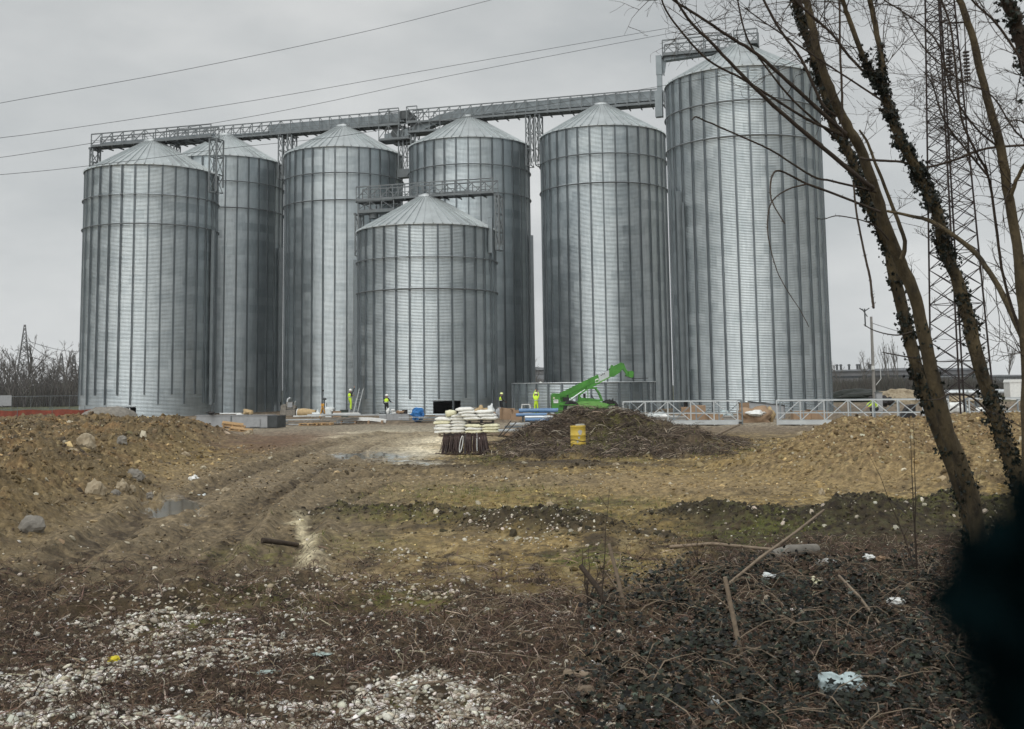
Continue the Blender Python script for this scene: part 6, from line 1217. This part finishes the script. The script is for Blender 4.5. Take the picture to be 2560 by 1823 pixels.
# ================================================================== FAR BACKGROUND
def bare_tree_mesh(seed, H, spread=.35, up=.5, dens=3):
    q = random.Random(seed); b = MB(); tr = MB()
    def g(p, d, l, r, dep, mb):
        k = 3; pts = [p]; cur = p.copy(); dd = d.copy()
        for i in range(k): dd = (dd + Vector((q.gauss(0, .12), q.gauss(0, .12), up * .12))).normalized(); cur = cur + dd * l / k; pts.append(cur.copy())
        mb.tube(pts, [max(.02, r * (1 - .5 * i / k)) for i in range(k + 1)], 4 if dep else 3, cap=False)
        if dep < 4:
            for _ in range(dens if dep else 7):
                i = q.randint(1 if dep else 1, k); nd = (dd + Vector((q.gauss(0, spread), q.gauss(0, spread), q.gauss(.05, spread * .6)))).normalized(); g(pts[i], nd, l * q.uniform(.45, .72), r * .5, dep + 1, b)
    g(Vector((0, 0, 0)), Vector((q.gauss(0, .05), q.gauss(0, .05), 1)), H * .5, H * .022, 0, tr)
    return tr.mesh('trunk', M['bark_far']), b.mesh('crown', M['bark_far'])
BTM = [bare_tree_mesh(s_, 10, sp_, up_) for s_, sp_, up_ in ((1, .42, .4), (2, .36, .5), (3, .5, .3), (4, .14, 1.3))]
def far_tree(px, Y, h, kind, label, grp):
    x = P(px, 990, Y)[0]; t = thing('bare_tree', label, 'tree', (x, Y, GZ - .2), random.uniform(0, 6), grp); s_ = h / 10.0; t.scale = (s_, s_, s_)
    for n_, me_ in zip(('trunk', 'crown'), BTM[kind]): o = bpy.data.objects.new(n_, me_); COL.objects.link(o); o.parent = t
q = random.Random(4); desc = ['forked', 'broad', 'slim', 'leaning', 'tall', 'ragged', 'dense', 'thin']
for i in range(26):
    px = -60 + i * 11.2 + q.uniform(-4, 4); far_tree(px, 205 + q.uniform(-10, 40), q.uniform(7.8, 12.5), i % 3, f'bare {desc[i % 8]} winter tree in the far left wood, number {i + 1} counting from its left end', 'bare trees of the far left wood')
for i, (px, Y, h, kd, lab) in enumerate(((2095, 260, 9.5, 0, 'broad bare tree right against the largest silo, beyond the shed'), (2158, 270, 10, 2, 'thin spreading bare tree left of the utility pole'), (2225, 300, 11, 3, 'left of two upright poplar like bare trees beyond the shed'), (2248, 300, 11.5, 3, 'right of two upright poplar like bare trees beyond the shed'), (2528, 300, 11.5, 3, 'poplar like bare tree beyond the pale hall at the right edge'), (1340, 250, 9.5, 1, 'bare tree seen in the sky slit between two tall silos'))): far_tree(px, Y, h, kd, lab, 'bare trees far behind')
# scrub belts (nobody could count the stems)
def scrub(name, px0, px1, Y0, Y1, h, n, label, base=(.085, .078, .07)):
    x0 = P(px0, 990, Y0)[0]; x1 = P(px1, 990, Y0)[0]; x = rng.uniform(x0, x1, n); y = rng.uniform(Y0, Y1, n); hh = h * rng.uniform(.35, 1, n) * (1 + .5 * fbm(x * .12, y * .05, 3)); tv_ = np.array([(-.012, 0, 0), (.012, 0, 0), (.10, 0, .55), (.124, .0, .55), (.02, 0, 1), (.028, 0, 1), (-.1, 0, .5), (-.09, 0, .53), (-.3, 0, .95)]); tf_ = np.array([[0, 1, 3], [0, 3, 2], [2, 3, 5], [2, 5, 4], [0, 1, 7], [0, 7, 6], [6, 7, 8]])
    v, f, c = scatter(tv_, tf_, np.stack([x, y, np.full(n, GZ)], 1), rng.uniform(0, 6.28, n), rng.normal(0, .15, n), rng.normal(0, .15, n), np.stack([hh, hh, hh], 1), vary(base, n, .25, .04)); return tag(npmesh(name, v, f, LIT, c), label, 'scrub', kind='stuff')
scrub('scrub_belt', -180, 215, 195, 250, 5.0, 6000, 'brown grey undergrowth below the bare wood at the far left'); scrub('scrub_belt', 2060, 2700, 165, 215, 2.9, 13000, 'brown bare scrub belt in front of the long shed at right', (.075, .07, .06)); scrub('scrub_belt', 1280, 1400, 235, 250, 4, 900, 'low bare scrub in the slit between two tall silos')
def building(label, px0, px1, Y, ztop, mt, name='industrial_shed', depth=40, chim=(), strip=True):
    x0 = P(px0, 950, Y)[0]; x1 = P(px1, 950, Y)[0]; t = thing(name, label, 'building', ((x0 + x1) / 2, Y, GZ)); w_ = x1 - x0; H = ztop - GZ
    m = MB(); m.box((0, depth / 2, H * .44), (w_, depth, H * .88)); m.build('wall', M[mt], t); m = MB(); m.prism([(-w_ / 2 - .5, H * .88), (w_ / 2 + .5, H * .88), (w_ / 2 + .5, H * .94), (0, H), (-w_ / 2 - .5, H * .93)], -.6, depth); rf = m.build('roof', M['factory_pale'], t)
    for cx in chim: m = MB(); xx = P(cx, 940, Y)[0] - (x0 + x1) / 2; m.cyl((xx, 6, H + .3), .3, 1.4, 10); m.cyl((xx, 6, H + 1.2), .55, .4, 10, r2=.3); m.build('roof_vent', M['steel_dark'], rf)
    if strip: m = MB(); m.box((0, -.1, H * .62), (w_ * .94, .12, H * .1)); m.build('window_strip', M['glass'], t)
    return t
building('long dark industrial shed with roof vents at the far right', 2040, 2470, 330, P(2260, 920, 330)[2], 'factory', chim=(2092, 2108, 2118, 2139, 2160, 2166, 2190, 2193, 2198))
building('pale grey hall behind the trunks at the far right', 2352, 2640, 300, P(2450, 938, 300)[2], 'factory_pale', strip=False)
bd = building('grey multi storey building in the slit between two tall silos', 1300, 1372, 300, P(1340, 917, 300)[2], 'factory_pale', 'apartment_block', 20, strip=False)
for r_ in range(3): m = MB(); m.box((0, -.1, 1.6 + r_ * 2.2), (6.4, .15, .9)); m.build('window_row', M['factory'], bd)
def heap(px, Y, w, h, mt, label, seed, name='rubble_heap'):
    m = MB(); m.blob((0, 0, 0), (w, w * .7, h), seed, .12, sub=4, smooth=False); tag(m.build(name, M[mt], None, (P(px, 1000, Y)[0], Y, GZ)), label, 'heap')
heap(2150, 135, 4.6, 1.35, 'ivy', 'low grassy mound before the scrub, right of the largest silo', 3, 'grass_mound'); heap(2285, 120, 3.6, 1.6, 'rock', 'pale rubble heap behind the lying frame, left of the trunks', 6); heap(2400, 122, 3.0, 1.1, 'rock', 'pale rubble heap seen between the trunks at right', 8)
for i, (px, Y) in enumerate(((2425, 100), (2500, 98))): t = thing('steel_pipe_run', ['grey pipe lying behind the ivy trunk at right', 'grey pipe lying near the right edge'][i], 'pipe', (P(px, 1000, Y)[0], Y, GZ)); m = MB(); m.cyl((0, 0, 1.25), .28, 5.5, 14, axis='X'); m.build('pipe_body', M['steel_pale'], t); m = MB(); [m.box((sx, 0, .55), (.2, .5, 1.1)) for sx in (-2, 2)]; m.build('trestles', M['steel'], t)
m = MB(); m.box((0, 0, .8), (1.6, 1.2, 1.5)); m.prism([(-.85, 1.5), (.85, 1.5), (.7, 1.75), (-.7, 1.75)], -.65, .65); tag(m.build('site_container', M['white'], None, (P(2543, 1000, 96)[0], 96, GZ + .6)), 'small white box with chamfered top at the far right edge', 'container')
t = thing('cabinet', 'small grey cabinet behind the crouching worker', 'cabinet', (P(2197, 1000, 88)[0], 88, GZ)); m = MB(); m.box((0, 0, .75), (.45, .4, 1.4)); m.build('housing', M['block'], t); m = MB(); m.box((0, 0, 1.48), (.52, .48, .06)); m.build('cap', M['steel'], t)
for i, (px, w_) in enumerate(((2209, .5), (2222, .45))): m = MB(); m.blob((0, 0, w_ * .6), (w_, .4, w_ * .7), 90 + i, .2, sub=3); tag(m.build('black_bag', M['black'], None, (P(px, 1000, 90)[0], 90, GZ + .5)), ['left black bag right of the grey cabinet', 'right black bag right of the grey cabinet'][i], 'bag')

# ================================================================== AIR
hm, ht, hb = newmat('haze_air'); ht.nodes.remove(hb); pv = ht.nodes.new('ShaderNodeVolumePrincipled'); pv.inputs['Color'].default_value = (.86, .88, .9, 1); pv.inputs['Density'].default_value = .0002; pv.inputs['Anisotropy'].default_value = .2
ht.links.new(pv.outputs[0], ht.nodes['Material Output'].inputs['Volume'])
m = MB(); m.box((0, 180, 18.5), (1400, 1000, 44.6)); hz = m.build('haze', hm); hz['kind'] = 'stuff'; hz['label'] = 'thin grey winter haze'
